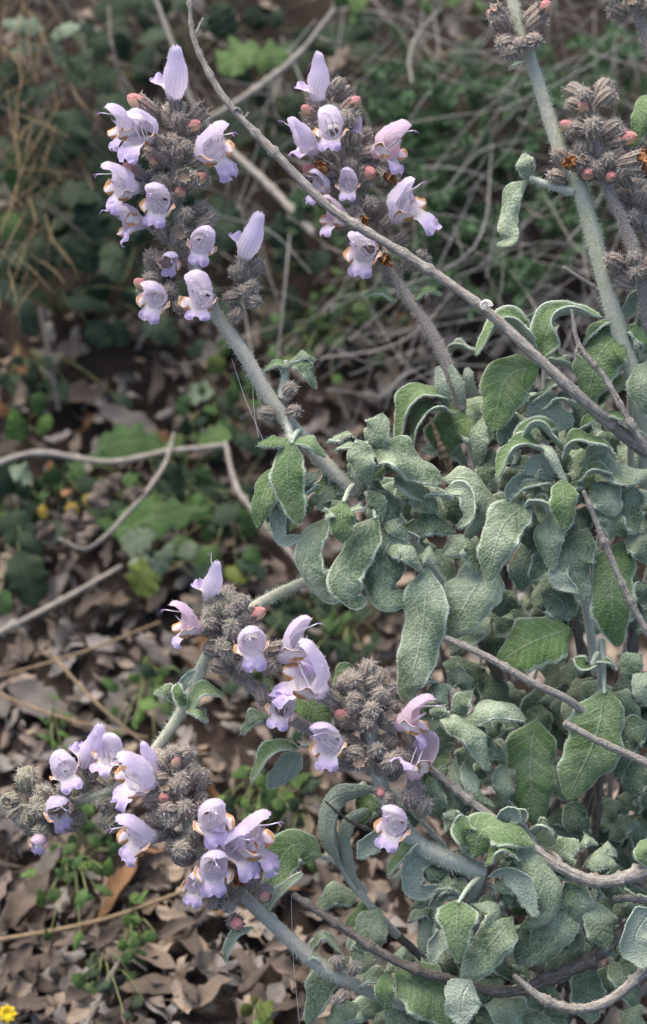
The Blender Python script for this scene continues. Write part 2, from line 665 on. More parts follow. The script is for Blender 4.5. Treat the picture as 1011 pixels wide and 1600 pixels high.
def dead_mat(name, a, b, spot=0.3):
    t = NT(name)
    u, v = t.uv()
    s = t.math('ABSOLUTE', t.math('MULTIPLY_ADD', u, 2.0, -1.0))
    n = t.noise(130, 5, 0.65)
    c = t.mix(t.step(n, 0.3, 0.7), a, b)
    c = t.mix(t.math('MULTIPLY', t.rnd(), 0.7), c, tuple(x * 0.55 for x in a))
    rib = t.math('SUBTRACT', 1.0, t.step(s, 0.0, 0.06))
    c = t.mix(t.math('MULTIPLY', rib, 0.35), c, tuple(min(1, x * 1.5) for x in b))
    sp = t.step(t.noise(420, 3), 0.60, 0.70)
    c = t.mix(t.math('MULTIPLY', sp, spot), c, (0.05, 0.04, 0.035))
    t.color(c)
    t.bump(t.math('ADD', n, t.math('MULTIPLY', rib, 0.6)), 0.6, 0.002)
    t.b.inputs['Roughness'].default_value = 0.7
    return t.m


M['dead_tan'] = dead_mat('dead_leaf_tan', (0.17, 0.13, 0.098), (0.235, 0.188, 0.145))
M['dead_brown'] = dead_mat('dead_leaf_brown', (0.100, 0.077, 0.064), (0.155, 0.122, 0.102))
M['dead_grey'] = dead_mat('dead_leaf_grey', (0.125, 0.11, 0.10), (0.205, 0.185, 0.17))
M['dead_orange'] = dead_mat('dead_leaf_orange_brown', (0.19, 0.098, 0.048), (0.25, 0.14, 0.07))


def soil_mat():
    t = NT('soil')
    n = t.noise(14, 6, 0.65)
    f = t.noise(220, 5, 0.7)
    c = t.mix(t.step(n, 0.35, 0.65), (0.022, 0.017, 0.014), (0.045, 0.031, 0.024))  # humus kept near black, so its colour also carries the shade between plants
    c = t.mix(t.math('MULTIPLY', t.step(f, 0.5, 0.7), 0.4), c, (0.085, 0.066, 0.056))
    t.color(c)
    t.bump(t.math('ADD', f, t.math('MULTIPLY', t.noise(60, 4), 2.0)), 1.0, 0.006)
    t.b.inputs['Roughness'].default_value = 0.95
    return t.m


M['soil'] = soil_mat()
M['yellow_petal'] = flat('yellow_petal', (0.75, 0.52, 0.02), 0.5, 0.1)
M['shell'] = flat('snail_shell_white', (0.62, 0.58, 0.52), 0.4, 0.25, 600)
M['silk'] = flat('spider_silk', (0.75, 0.75, 0.75), 0.4, 0.05)

# ------------------------------------------------------------------ ground
ax = np.concatenate([np.linspace(-25, -1.2, 14)[:-1], np.linspace(-1.2, 1.2, 161), np.linspace(1.2, 25, 14)[1:]])
ay = np.concatenate([np.linspace(-25, 0.3, 12)[:-1], np.linspace(0.3, 3.0, 181), np.linspace(3.0, 30, 14)[1:]])
gx, gy = np.meshgrid(ax, ay, indexing='ij')
gz = gh(gx, gy) + 0.004 * RNG.normal(size=gx.shape) * ((np.abs(gx) < 1.3) & (gy > 0.2) & (gy < 3.1))
mb = MB()
mb.add(np.stack([gx, gy, gz - 0.004], -1), quads=grid_faces(len(ax), len(ay))[:, ::-1])
ground = link('ground', mb.mesh('ground', [M['soil']]))
ground['kind'] = 'structure'


# ------------------------------------------------------------------ leaves
def prof_sage(t):
    w = np.clip(t / 0.16, 0, 1) ** 0.8 * (0.62 + 0.38 * np.sin(np.pi * np.clip(t, 0, 1) ** 0.9))
    e = np.clip((t - 0.55) / 0.45, 0, 1)
    return np.maximum(w * np.sqrt(np.maximum(1 - e ** 2.4, 0)) * (1.06 - .12 * t), 0.03) * 1.05


def prof_point(t):
    return np.maximum(np.clip(t / 0.12, 0, 1) ** 0.7 * np.clip(1.25 * (1 - t) ** 0.7, 0, 1), 0.03)


def prof_oval(t):
    return np.maximum(np.sqrt(np.maximum(1 - (2 * t - 1) ** 2, 0)), 0.04)


def leaf_into(mb, path, width, up, roll=0.5, fold=0.0, wav=0.12, nw=2.0, twist=0.0, prof=prof_sage, nt=26, ns=9,
              th=3.2 * K, hairs=220, lob=0.08, mats=(0, 1, 2, 3), hair_len=4.0 * K, rug=0.0, curl=0.0, rev=0.0, quilt=0.0):
    """one leaf blade with an upper face, an under face and a rounded margin"""
    u_ = np.linspace(0, 1, nt)
    t = .5 * u_ + .5 * np.sin(u_ * np.pi / 2) if hairs else u_
    c0 = spline(path, 4 * nt)
    c = np.stack([np.interp(t, np.linspace(0, 1, 4 * nt), c0[:, k]) for k in range(3)], 1)
    up = np.asarray(up, float)
    if up.ndim == 1:
        up = np.stack([up, up])
    upv = up[0][None] * (1 - t[:, None]) + up[-1][None] * t[:, None]
    if curl:
        ln = np.linalg.norm(np.diff(c, axis=0), axis=1).sum()
        c = c - nrm(upv) * (curl * ln * np.clip((t - .6) / .4, 0, 1) ** 2)[:, None]
    T = nrm(np.gradient(c, axis=0))
    S = nrm(np.cross(T, upv))
    N = np.cross(S, T)
    if twist:
        a = (twist * t)[:, None]
        S, N = np.cos(a) * S + np.sin(a) * N, np.cos(a) * N - np.sin(a) * S
    s = np.sin(np.linspace(-1, 1, ns) * np.pi / 2) * 0.55 + np.linspace(-1, 1, ns) * 0.45
    ph = RNG.random(4) * 6.28
    w = width / 2 * prof(t)
    wl = w * (1 + lob * np.sin(2 * np.pi * nw * t + ph[0]) + 0.5 * lob * np.sin(2 * np.pi * 5.3 * t + ph[2]))
    wr = w * (1 + lob * np.sin(2 * np.pi * nw * t + ph[1]) + 0.5 * lob * np.sin(2 * np.pi * 4.7 * t + ph[3]))
    ww = np.where(s[None, :] < 0, wl[:, None], wr[:, None])
    rl = roll if abs(roll) > 1e-3 else 1e-3
    rt = rl * (0.75 + 0.35 * np.sin(2 * np.pi * t * 0.8 + ph[2]))[:, None]
    ang = rt * s[None, :]
    x = ww * np.sin(ang) / rt
    y = -ww * (1 - np.cos(ang)) / rt
    y = y + fold * ww * np.abs(s)[None, :]
    y = y + wav * ww * np.abs(s)[None, :] ** 1.6 * np.sin(2 * np.pi * nw * t[:, None] + np.where(s < 0, ph[0], ph[1])[None, :])
    y = y + 0.06 * w[:, None] * np.exp(-(s[None, :] / 0.16) ** 2) * -1.0           # sunken midrib
    if rev:
        y = y - rev * ww * (np.clip((np.abs(s) - .68) / .32, 0, 1) ** 2)[None, :]
        x = x - .35 * rev * ww * np.sign(s)[None, :] * (np.clip((np.abs(s) - .68) / .32, 0, 1) ** 3)[None, :]
    if quilt:
        y = y + quilt * w[:, None] * np.sin(2 * np.pi * 6.5 * (t[:, None] - .22 * np.abs(s)[None, :]) + ph[1]) * (np.abs(s) * (1 - np.abs(s)) * 4)[None, :]
    if rug:
        y = y + rug * RNG.normal(size=y.shape)
    top = c[:, None] + x[..., None] * S[:, None] + y[..., None] * N[:, None]
    du = np.gradient(top, axis=0); dv = np.gradient(top, axis=1)
    nn = nrm(np.cross(dv, du))
    sg = np.sign(np.sum(nn * N[:, None], -1).mean()) or 1.0
    nn = nn * sg
    bot = top - nn * th
    uv = np.stack(np.broadcast_arrays((s[None, :] + 1) / 2, t[:, None]), -1)
    q = grid_faces(nt, ns)
    if sg < 0:
        q = q[:, ::-1]
    mb.add(top, quads=q[:, ::-1], mat=mats[0], uv=uv)
    mb.add(bot, quads=q, mat=mats[1], uv=uv)
    # margin
    idx = np.concatenate([np.arange(nt) * ns, (nt - 1) * ns + np.arange(1, ns), (np.arange(nt - 1)[::-1]) * ns + ns - 1, np.arange(1, ns - 1)[::-1]])
    tb, bb, n2 = top.reshape(-1, 3)[idx], bot.reshape(-1, 3)[idx], nn.reshape(-1, 3)[idx]
    tan = nrm(np.roll(tb, -1, 0) - np.roll(tb, 1, 0))
    out = np.cross(tan, n2)
    cen = c[np.minimum(idx // ns, nt - 1)]
    sgn = np.sign(np.sum(out * (tb - cen), -1, keepdims=True)); sgn[sgn == 0] = 1
    out = out * sgn
    mid = (tb + bb) / 2 + out * th * 0.55
    m = len(idx)
    k = np.arange(m); kn = (k + 1) % m
    qq = np.concatenate([np.stack([k, kn, m + kn, m + k], 1), np.stack([m + k, m + kn, 2 * m + kn, 2 * m + k], 1)])
    mb.add(np.vstack([tb, mid, bb]), quads=qq, mat=mats[2])
    if hairs:
        ni = int(hairs * 0.75)
        i = RNG.integers(0, m, ni); f = RNG.random(ni)[:, None]
        b = mid[i] * (1 - f) + mid[(i + 1) % m] * f
        add_hairs(mb, b - out[i] * th * 0.2, out[i] + 0.5 * RNG.normal(size=(ni, 3)), hair_len * (0.4 + 0.8 * RNG.random(ni)), 0.36 * K, mats[3])
        nj = hairs - ni
        i = RNG.integers(0, nt * ns, nj)
        b = top.reshape(-1, 3)[i] + RNG.normal(size=(nj, 3)) * 1.5 * K
        sd = np.where(RNG.random(nj) < 0.6, 1, -1)[:, None]
        b = b - (sd < 0) * nn.reshape(-1, 3)[i] * th
        add_hairs(mb, b, sd * nn.reshape(-1, 3)[i] + 0.7 * RNG.normal(size=(nj, 3)), hair_len * 0.7 * (0.4 + 0.8 * RNG.random(nj)), 0.4 * K, mats[3])
    return c


LEAFMATS = {k: [M[k], M['under'], M['margin'], M['down']] for k in ('felt', 'green', 'dark')}
FR, UP_, DN = (0, .25, 1), (0, .93, .42), (0, -.2, -1)


def sage_leaf(parent, origin, pts, w, n=FR, z=0, kind='felt', pet=None, **kw):
    """pts are positions in the photograph with an optional depth each; n is the way the upper face looks"""
    q = []
    m = len(pts)
    for i, p in enumerate(pts):
        dz = p[2] if len(p) > 2 else -14 * math.sin(math.pi * i / (m - 1) * 0.8)
        q.append(P(p[0], p[1], z + dz))
    up = np.array([V(*a) for a in n]) if isinstance(n[0], tuple) else V(*n)
    if kw.get('roll', .5) < -.5 and np.ndim(up) == 1 and np.dot(up, U) > .6:
        up = nrm(up + F * np.dot(up, -F) * .34)                 # folded leaf seen from the side: the pale outside of its near half shows
        kw['roll'] = max(-1.4, kw['roll'] * 1.2)
    mb = MB()
    kw.setdefault('hairs', 560)
    if np.dot(np.atleast_2d(up)[0], -F) < -.3:
        kw.setdefault('th', 2.0 * K)
    kw.setdefault('curl', random.uniform(.02, .13))
    kw.setdefault('rev', random.uniform(.0, .16))
    kw.setdefault('quilt', random.uniform(.02, .05))
    if kind != 'green':
        kw['wav'] = kw.get('wav', .12) * 1.2
        w *= .88
    L = sum(np.linalg.norm(q[i + 1] - q[i]) for i in range(m - 1)) / K
    kw.setdefault('nt', int(np.clip(L / 3.2, 18, 44)))
    kw.setdefault('ns', 13)
    leaf_into(mb, q, w * K, up, **kw)
    if pet is not None:
        add_tube(mb, [P(*pet), (P(*pet) + q[0]) / 2 + V(0, 1, 0.4) * 3 * K, q[0] + (q[1] - q[0]) * 0.12], [4.5 * K, 4 * K, 3 * K], 6, 8, mat=2, hair=60, hair_len=5 * K, hair_mat=3)
    return part('leaf', mb, LEAFMATS[kind], parent, origin)


# root of the shrub
ROOT = G(880, 1560)


def shoot(label, cx, cy, cz, leaves, r=9, group=None, via=None, mat='stem_white', extra=0, spread=60, off=0):
    """a leafy shoot: its stem grows from the root of the shrub to the tuft, and the leaves sit on it"""
    tip = P(cx, cy, cz)
    t = thing('leafy_sage_shoot', label, 'sage shoot', ROOT + 0.06 * (nrm(np.array([tip[0] - ROOT[0], tip[1] - ROOT[1], 0.02]))), group)
    o = np.array(t.location)
    mb = MB()
    mid = [P(*v) for v in via] if via else [o * 0.55 + tip * 0.45 + np.array([0, 0.05, -0.01])]
    pts = [o - np.array([0, 0, 0.01])] + mid + [tip]
    full = spline(pts, 40)
    wb = MB()
    add_tube(wb, full[:27], [1.0 * r * K, .8 * r * K], 8, 20, mat=0, rough=0.08, knots=3)
    part('woody_stem', wb, [M['bark_dark']], t, o)
    add_tube(mb, full[26:], [.8 * r * K, 0.7 * r * K], 8, 14, mat=0, rough=0.05, hair=600, hair_len=5 * K)
    part('stem', mb, [M[mat], M['down']], t, o)
    for k in range(extra):
        a = random.uniform(0, 6.28)
        rr = random.uniform(8, spread)
        bx, by = cx + math.cos(a) * rr, cy - math.sin(a) * rr * .8 + off
        ln = random.uniform(34, 62)
        b = a + random.gauss(0, .6)
        dx, dy = math.cos(b) * ln, -math.sin(b) * ln * .6 + 16
        cxx = random.gauss(0, 12)
        pts_ = [(bx, by, 0), (bx + dx * .5 + cxx, by + dy * .5 - 12, -12), (bx + dx, by + dy, -4)]
        sage_leaf(t, o, pts_, random.uniform(26, 40), (random.uniform(-.5, .5), random.uniform(.1, .9), random.uniform(.3, 1)), cz + random.uniform(-6, 46), random.choice(['felt', 'felt', 'dark', 'felt', 'green']),
                  roll=random.choice([.8, 1.2, -.9, .5]), wav=random.uniform(.1, .35), hairs=300)
    for l in leaves:
        a = dict(l[5]) if len(l) > 5 else {}
        sage_leaf(t, o, l[0], l[1], l[2], l[3] + 0, l[4], **a)
    return t


TR = dict(roll=-1.15, wav=0.10)            # trough: edges turned up, underside of the near half seen
CU = dict(roll=1.0, wav=0.22)              # edges rolled under
WV = dict(roll=0.35, wav=0.30, nw=1.6)

shoot('felted grey-green sage tuft below the upper lilac spike, crowded with curled wavy leaves', 560, 742, 10, [
    ([(456, 686), (449, 745), (467, 816)], 50, (-.1, .3, 1), -42, 'green', dict(wav=.14, pet=(470, 672, -10))),
    ([(436, 722), (412, 772), (399, 824)], 44, (-.35, .25, 1), -20, 'green', dict(roll=.6)),
    ([(456, 688), (428, 688), (402, 693)], 24, (0, .7, .8), -30, 'green'),
    ([(456, 686), (485, 688), (510, 712)], 25, (.1, .8, .7), -30, 'green'),
    ([(478, 735), (440, 780), (442, 840), (478, 838)], 34, (.3, .1, -1), 12, 'felt', CU),
    ([(500, 760), (478, 772), (452, 800)], 26, (-.3, .8, .4), 8, 'felt', TR),
    ([(572, 694), (588, 670), (598, 645)], 48, (0, .5, .9), -32, 'felt', dict(roll=.4, pet=(552, 745, 0))),
    ([(580, 692), (625, 706), (690, 752)], 72, (.25, .6, .8), -28, 'felt', WV),
    ([(556, 686), (563, 720), (574, 757)], 46, (-.3, .3, 1), -45, 'felt', dict(wav=.22, pet=(552, 742, 0))),
    ([(578, 742), (600, 725), (632, 738)], 34, (0, .9, .4), -8, 'felt', TR),
    ([(615, 742), (645, 756), (678, 782)], 44, (.1, .75, .7), -6, 'felt', CU),
    ([(636, 768), (660, 776), (684, 800)], 48, (.15, .45, .9), 0, 'felt', CU),
    ([(638, 828), (675, 815), (712, 828)], 46, (0, .6, .9), 2, 'dark', dict(roll=.5)),
    ([(690, 748), (735, 750), (757, 795), (730, 845)], 56, (.35, .35, .9), 8, 'felt', CU),
    ([(694, 765), (728, 768), (732, 806), (708, 822)], 30, (-.5, .3, .8), -6, 'felt', dict(roll=-1.0, wav=.1)),
    ([(660, 780), (680, 772), (706, 776)], 24, (0, .95, .3), -4, 'felt', TR),
    ([(512, 690), (535, 676), (556, 678)], 34, (0, .95, .3), 12, 'felt', WV),
    ([(520, 702), (545, 690), (562, 700)], 28, (0, .85, .5), 2, 'felt', WV),
    ([(537, 781), (534, 810), (535, 847)], 44, (0, .35, 1), -52, 'green', dict(roll=.7, wav=.25, pet=(552, 758, 0))),
    ([(522, 795), (515, 800), (508, 806)], 22, (0, .8, .6), -48, 'felt'),
    ([(545, 795), (560, 790), (570, 792)], 18, (0, .8, .6), -48, 'felt'),
    ([(590, 805), (562, 850), (538, 900), (552, 936), (570, 930)], 66, (-.35, .3, 1), -34, 'felt', dict(roll=.6, wav=.2, pet=(572, 770, 0))),
    ([(516, 808), (484, 845), (484, 895), (512, 930), (534, 912)], 52, (-.5, .1, .9), -12, 'felt', dict(roll=.8, wav=.15)),
    ([(628, 822), (600, 870), (606, 925), (645, 932)], 84, (.15, .35, 1), -14, 'felt', dict(roll=.8, wav=.2)),
    ([(604, 862), (632, 856), (662, 886)], 42, (.1, .7, .8), -24, 'felt', CU),
    ([(605, 770), (612, 800), (616, 838)], 40, (.2, .2, 1), -6, 'dark', CU),
    ([(608, 806), (618, 822), (640, 838)], 34, (.2, .4, 1), -14, 'felt', CU),
    ([(668, 886), (664, 945), (655, 1015), (636, 1075), (652, 1092)], 80, (-.1, .35, 1), -18, 'felt', dict(roll=.7, wav=.15)),
    ([(652, 870), (670, 864), (692, 880)], 36, (0, .7, .8), -8, 'felt', CU),
    ([(575, 765), (590, 790), (592, 818)], 34, (-.2, .3, 1), -20, 'felt', CU),
    ([(500, 735), (470, 752), (455, 775)], 24, (-.2, .7, .7), 4, 'felt', CU),
], r=10, via=[(800, 1150, 420), (650, 850, 160)], extra=26, spread=110, off=45)

shoot('sage tuft with bright green folded top leaves and white woolly young shoot', 880, 742, 0, [
    ([(852, 704), (812, 694), (772, 738)], 48, (-.15, .8, .55), -36, 'green', dict(roll=-.95)),
    ([(882, 704), (840, 664), (798, 694)], 42, (0, .9, .5), -12, 'green', dict(roll=-.95)),
    ([(880, 716), (905, 684), (960, 696)], 48, (.1, .88, .5), -34, 'green', dict(roll=-.95)),
    ([(902, 676), (948, 648), (1008, 672)], 44, (.1, .88, .5), -6, 'green', dict(roll=-.95)),
    ([(846, 696), (865, 715), (882, 752)], 20, (-.4, .3, -.6), -44, 'felt', dict(roll=-1.4, wav=.05)),
    ([(880, 748), (881, 785), (883, 828)], 42, (0, .25, 1), -58, 'green', dict(roll=.35, wav=.06)),
    ([(900, 752), (925, 732), (955, 738)], 30, (0, .8, .6), -28, 'green', dict(roll=-.8)),
    ([(862, 756), (835, 756), (802, 771)], 28, (0, .8, .6), -30, 'felt', dict(roll=-.8)),
    ([(862, 748), (845, 724), (818, 742)], 38, (0, -.2, -1), -18, 'felt', CU),
    ([(838, 752), (805, 752), (790, 785)], 34, (-.2, .3, -1), -14, 'felt', CU),
    ([(830, 782), (785, 822), (760, 905)], 70, (-.25, .35, 1), -34, 'felt', dict(roll=.5, wav=.18)),
    ([(822, 790), (842, 782), (858, 798)], 30, (0, .85, .5), -36, 'felt', TR),
    ([(896, 788), (858, 832), (862, 892)], 54, (-.3, .2, 1), -22, 'felt', dict(roll=.7, wav=.2)),
    ([(926, 754), (950, 772), (962, 806)], 62, (.1, .45, .9), -20, 'felt', dict(roll=.25, fold=-.2)),
    ([(905, 724), (940, 712), (972, 742), (1020, 728)], 48, (0, .7, .8), -10, 'felt', dict(roll=.4, wav=.3)),
    ([(930, 790), (955, 810), (960, 838)], 48, (.1, .5, .9), -8, 'felt', WV),
    ([(918, 826), (895, 880), (918, 936)], 72, (-.1, .35, 1), -8, 'felt', dict(roll=.7, wav=.15)),
    ([(884, 872), (872, 900), (905, 925)], 34, (.2, .1, -1), -6, 'felt', CU),
    ([(972, 846), (956, 925), (968, 1008)], 70, (.05, .2, 1), 8, 'green', dict(roll=.3, wav=.06)),
    ([(838, 850), (818, 880), (814, 922)], 54, (-.1, .3, 1), 18, 'dark', dict(roll=.5)),
    ([(900, 800), (905, 830), (880, 850)], 44, (.2, .3, 1), 6, 'dark', CU),
    ([(990, 760), (985, 800), (1000, 830)], 50, (.2, .4, .9), 4, 'felt', WV),
    ([(980, 835), (1000, 850), (1015, 880)], 46, (.2, .4, .9), 6, 'dark', WV),
    ([(835, 800), (822, 830), (838, 862)], 40, (-.2, .3, 1), 0, 'dark', CU),
], r=10, via=[(930, 1250, 380), (910, 900, 110)], extra=22, spread=105, off=50)

shoot('tall pale sage tuft with two long arched leaves spreading behind the dry branch', 852, 570, 60, [
    ([(840, 545), (792, 500), (742, 540)], 52, (-.1, .85, .5), -8, 'green', dict(roll=-1.0, wav=.05)),
    ([(846, 540), (842, 512), (846, 484)], 56, (0, .2, -1), 40, 'green', dict(roll=.3)),
    ([(848, 560), (866, 494), (938, 490)], 52, (.05, .88, .5), -14, 'green', dict(roll=-1.05, wav=.05)),
    ([(842, 572), (792, 590), (768, 672)], 82, (-.3, .35, 1), 0, 'green', dict(roll=.35, wav=.08)),
    ([(905, 606), (870, 598), (832, 625)], 46, (0, .9, .35), 6, 'dark', dict(roll=-.6)),
    ([(850, 640), (875, 622), (902, 632)], 34, (0, .9, .4), -2, 'felt', TR),
    ([(828, 622), (860, 645), (896, 662)], 56, (.1, .3, -1), 10, 'felt', WV),
    ([(862, 572), (880, 566), (900, 582)], 34, (.2, .8, .4), 30, 'felt', TR),
    ([(846, 545), (843, 535), (842, 528)], 14, (0, .3, -1), 10, 'felt', dict(roll=-1.3)),
    ([(800, 640), (790, 675), (808, 705)], 44, (-.2, .3, 1), 24, 'dark', CU),
    ([(880, 650), (905, 660), (915, 700)], 50, (.2, .4, .9), 22, 'dark', CU),
], r=9, via=[(930, 1200, 460), (860, 800, 150)], extra=10, spread=70, off=50)

shoot('sage tuft beside the thick upright stem, broad green leaf hanging under the thin twig', 985, 520, 20, [
    ([(986, 516), (942, 545), (914, 622)], 80, (-.25, .35, 1), -14, 'green', dict(roll=.5, wav=.15)),
    ([(968, 512), (935, 508), (910, 536)], 34, (-.1, .9, .45), 0, 'green', dict(roll=-.7)),
    ([(982, 510), (1002, 515), (1022, 545)], 40, (.2, .8, .6), -10, 'green', CU),
    ([(945, 600), (912, 615), (900, 668)], 44, (-.4, .2, .9), 16, 'felt', CU),
    ([(1012, 565), (1000, 605), (1012, 645)], 44, (-.1, .2, 1), -20, 'felt', dict(roll=.5)),
    ([(985, 470), (1003, 455), (1020, 470)], 34, (0, .8, .5), 14, 'felt', TR),
    ([(975, 500), (990, 470), (1005, 455)], 26, (.2, .2, -1), 20, 'felt', CU),
    ([(1000, 490), (1008, 520), (1003, 545)], 22, (.3, .3, .8), 8, 'felt', CU),
], r=8, via=[(980, 1200, 420), (985, 800, 160)], extra=10, spread=50, off=50)

shoot('blurred pale sage tuft behind, its white woolly stems upright under the second spike', 720, 640, 130, [
    ([(706, 622), (650, 612), (618, 682)], 56, (-.3, .75, .6), 100, 'green', dict(roll=-.9)),
    ([(716, 644), (668, 640), (636, 690)], 52, (-.3, .8, .5), 90, 'green', dict(roll=-.7)),
    ([(736, 652), (700, 668), (690, 712)], 74, (-.2, .4, .9), 110, 'green', dict(roll=.4)),
    ([(766, 648), (745, 676), (748, 726)], 44, (-.5, .2, .8), 70, 'felt', dict(roll=.8)),
    ([(700, 640), (690, 605), (684, 574)], 24, (.3, .3, -.9), 105, 'felt', dict(roll=-1.2, wav=.03)),
    ([(722, 640), (716, 605), (704, 572)], 22, (.2, .2, -.9), 115, 'felt', dict(roll=-1.2, wav=.03)),
    ([(735, 620), (732, 590), (730, 575)], 20, (.2, .2, -.9), 125, 'felt', dict(roll=-1.2, wav=.03)),
    ([(760, 620), (780, 600), (800, 606)], 40, (.1, .9, .4), 110, 'green', dict(roll=-.6)),
    ([(770, 650), (790, 660), (800, 700)], 60, (.1, .4, .9), 120, 'dark', dict(roll=.6)),
    ([(700, 555), (715, 540), (745, 545)], 30, (0, .85, .5), 160, 'felt', TR),
    ([(770, 700), (760, 735), (775, 765)], 40, (-.1, .3, .9), 75, 'felt', CU),
    ([(660, 700), (700, 690), (730, 720)], 50, (0, .8, .6), 130, 'dark', dict(roll=.4)),
], r=10, via=[(900, 1150, 520), (770, 800, 250)])

shoot('large flat green sage leaves hanging in the shade at the right', 940, 1000, 60, [
    ([(892, 982), (838, 1000), (776, 1034)], 86, (-.05, .45, .95), 18, 'green', dict(roll=.25, wav=.12)),
    ([(946, 1074), (932, 1150), (888, 1248)], 92, (.05, .2, 1), 10, 'green', dict(roll=.3, wav=.1, lob=.12, pet=(940, 1000, 40))),
    ([(838, 1124), (828, 1205), (842, 1292)], 84, (-.05, .2, 1), 40, 'green', dict(roll=.4, wav=.1)),
    ([(925, 1040), (915, 1042), (898, 1026)], 24, (-.3, .7, .5), 16, 'green', dict(roll=-.8, pet=(934, 1020, 24))),
    ([(930, 1042), (945, 1032), (960, 1042)], 20, (.2, .8, .5), 16, 'green', dict(roll=-.8)),
    ([(1004, 1020), (985, 1035), (990, 1064)], 44, (-.2, .4, .9), 20, 'felt', CU),
    ([(1012, 1050), (1002, 1070), (1012, 1102)], 40, (-.3, .3, .9), 4, 'felt', dict(roll=.5)),
    ([(1015, 1130), (975, 1150), (962, 1215)], 64, (-.3, .3, .9), 36, 'dark', CU),
    ([(1010, 1180), (995, 1210), (980, 1240)], 60, (-.2, .3, .9), 50, 'dark', CU),
    ([(770, 872), (735, 930), (698, 995)], 96, (-.1, .3, 1), 6, 'felt', dict(roll=.35, wav=.15)),
    ([(692, 868), (730, 850), (746, 894)], 40, (.1, .5, .8), -4, 'felt', dict(roll=.8)),
    ([(845, 925), (875, 935), (890, 970)], 70, (.1, .3, 1), 36, 'dark', CU),
    ([(905, 1250), (900, 1280), (925, 1310)], 50, (.1, .2, 1), 80, 'dark', CU),
], r=8, via=[(930, 1300, 330)], mat='stem_white')

shoot('narrow felted sage leaves arching out under the bare diagonal twig', 720, 1150, 40, [
    ([(724, 1128), (770, 1102), (824, 1116)], 50, (.05, .75, .7), -8, 'felt', dict(roll=.8, wav=.12)),
    ([(688, 1124), (735, 1140), (768, 1198)], 52, (.2, .6, .8), -22, 'felt', CU),
    ([(722, 1122), (718, 1100), (736, 1078)], 32, (-.2, .4, .9), 4, 'felt', dict(roll=.5)),
    ([(690, 1128), (686, 1112), (694, 1100)], 30, (-.2, .5, .9), -10, 'felt', dict(roll=.6)),
    ([(672, 1200), (676, 1240), (694, 1282)], 42, (-.3, .3, .9), 0, 'felt', CU),
    ([(708, 1188), (718, 1225), (734, 1268)], 46, (-.1, .3, 1), 6, 'felt', CU),
    ([(728, 1184), (742, 1232), (774, 1258)], 34, (.3, .5, .8), 0, 'felt', CU),
    ([(784, 1196), (790, 1225), (786, 1260)], 48, (.1, .3, 1), 20, 'dark', CU),
    ([(668, 1080), (685, 1075), (700, 1100)], 40, (.1, .6, .8), 14, 'felt', WV),
    ([(640, 1090), (660, 1070), (680, 1060)], 40, (0, .85, .5), 26, 'felt', TR),
    ([(655, 1120), (672, 1135), (680, 1165)], 40, (.1, .4, .9), 20, 'felt', CU),
    ([(700, 1050), (725, 1060), (735, 1085)], 44, (.1, .5, .9), 30, 'dark', CU),
    ([(560, 1060), (540, 1050), (528, 1080)], 40, (-.2, .6, .6), 50, 'green', dict(roll=-.4)),
    ([(455, 1090), (480, 1098), (520, 1132)], 66, (.1, .6, .8), 70, 'green', dict(roll=.3)),
    ([(740, 1130), (760, 1165), (790, 1180)], 44, (.1, .5, .9), 14, 'dark', CU),
], r=8, via=[(860, 1420, 330), (780, 1230, 120)], extra=16, spread=80, off=10)

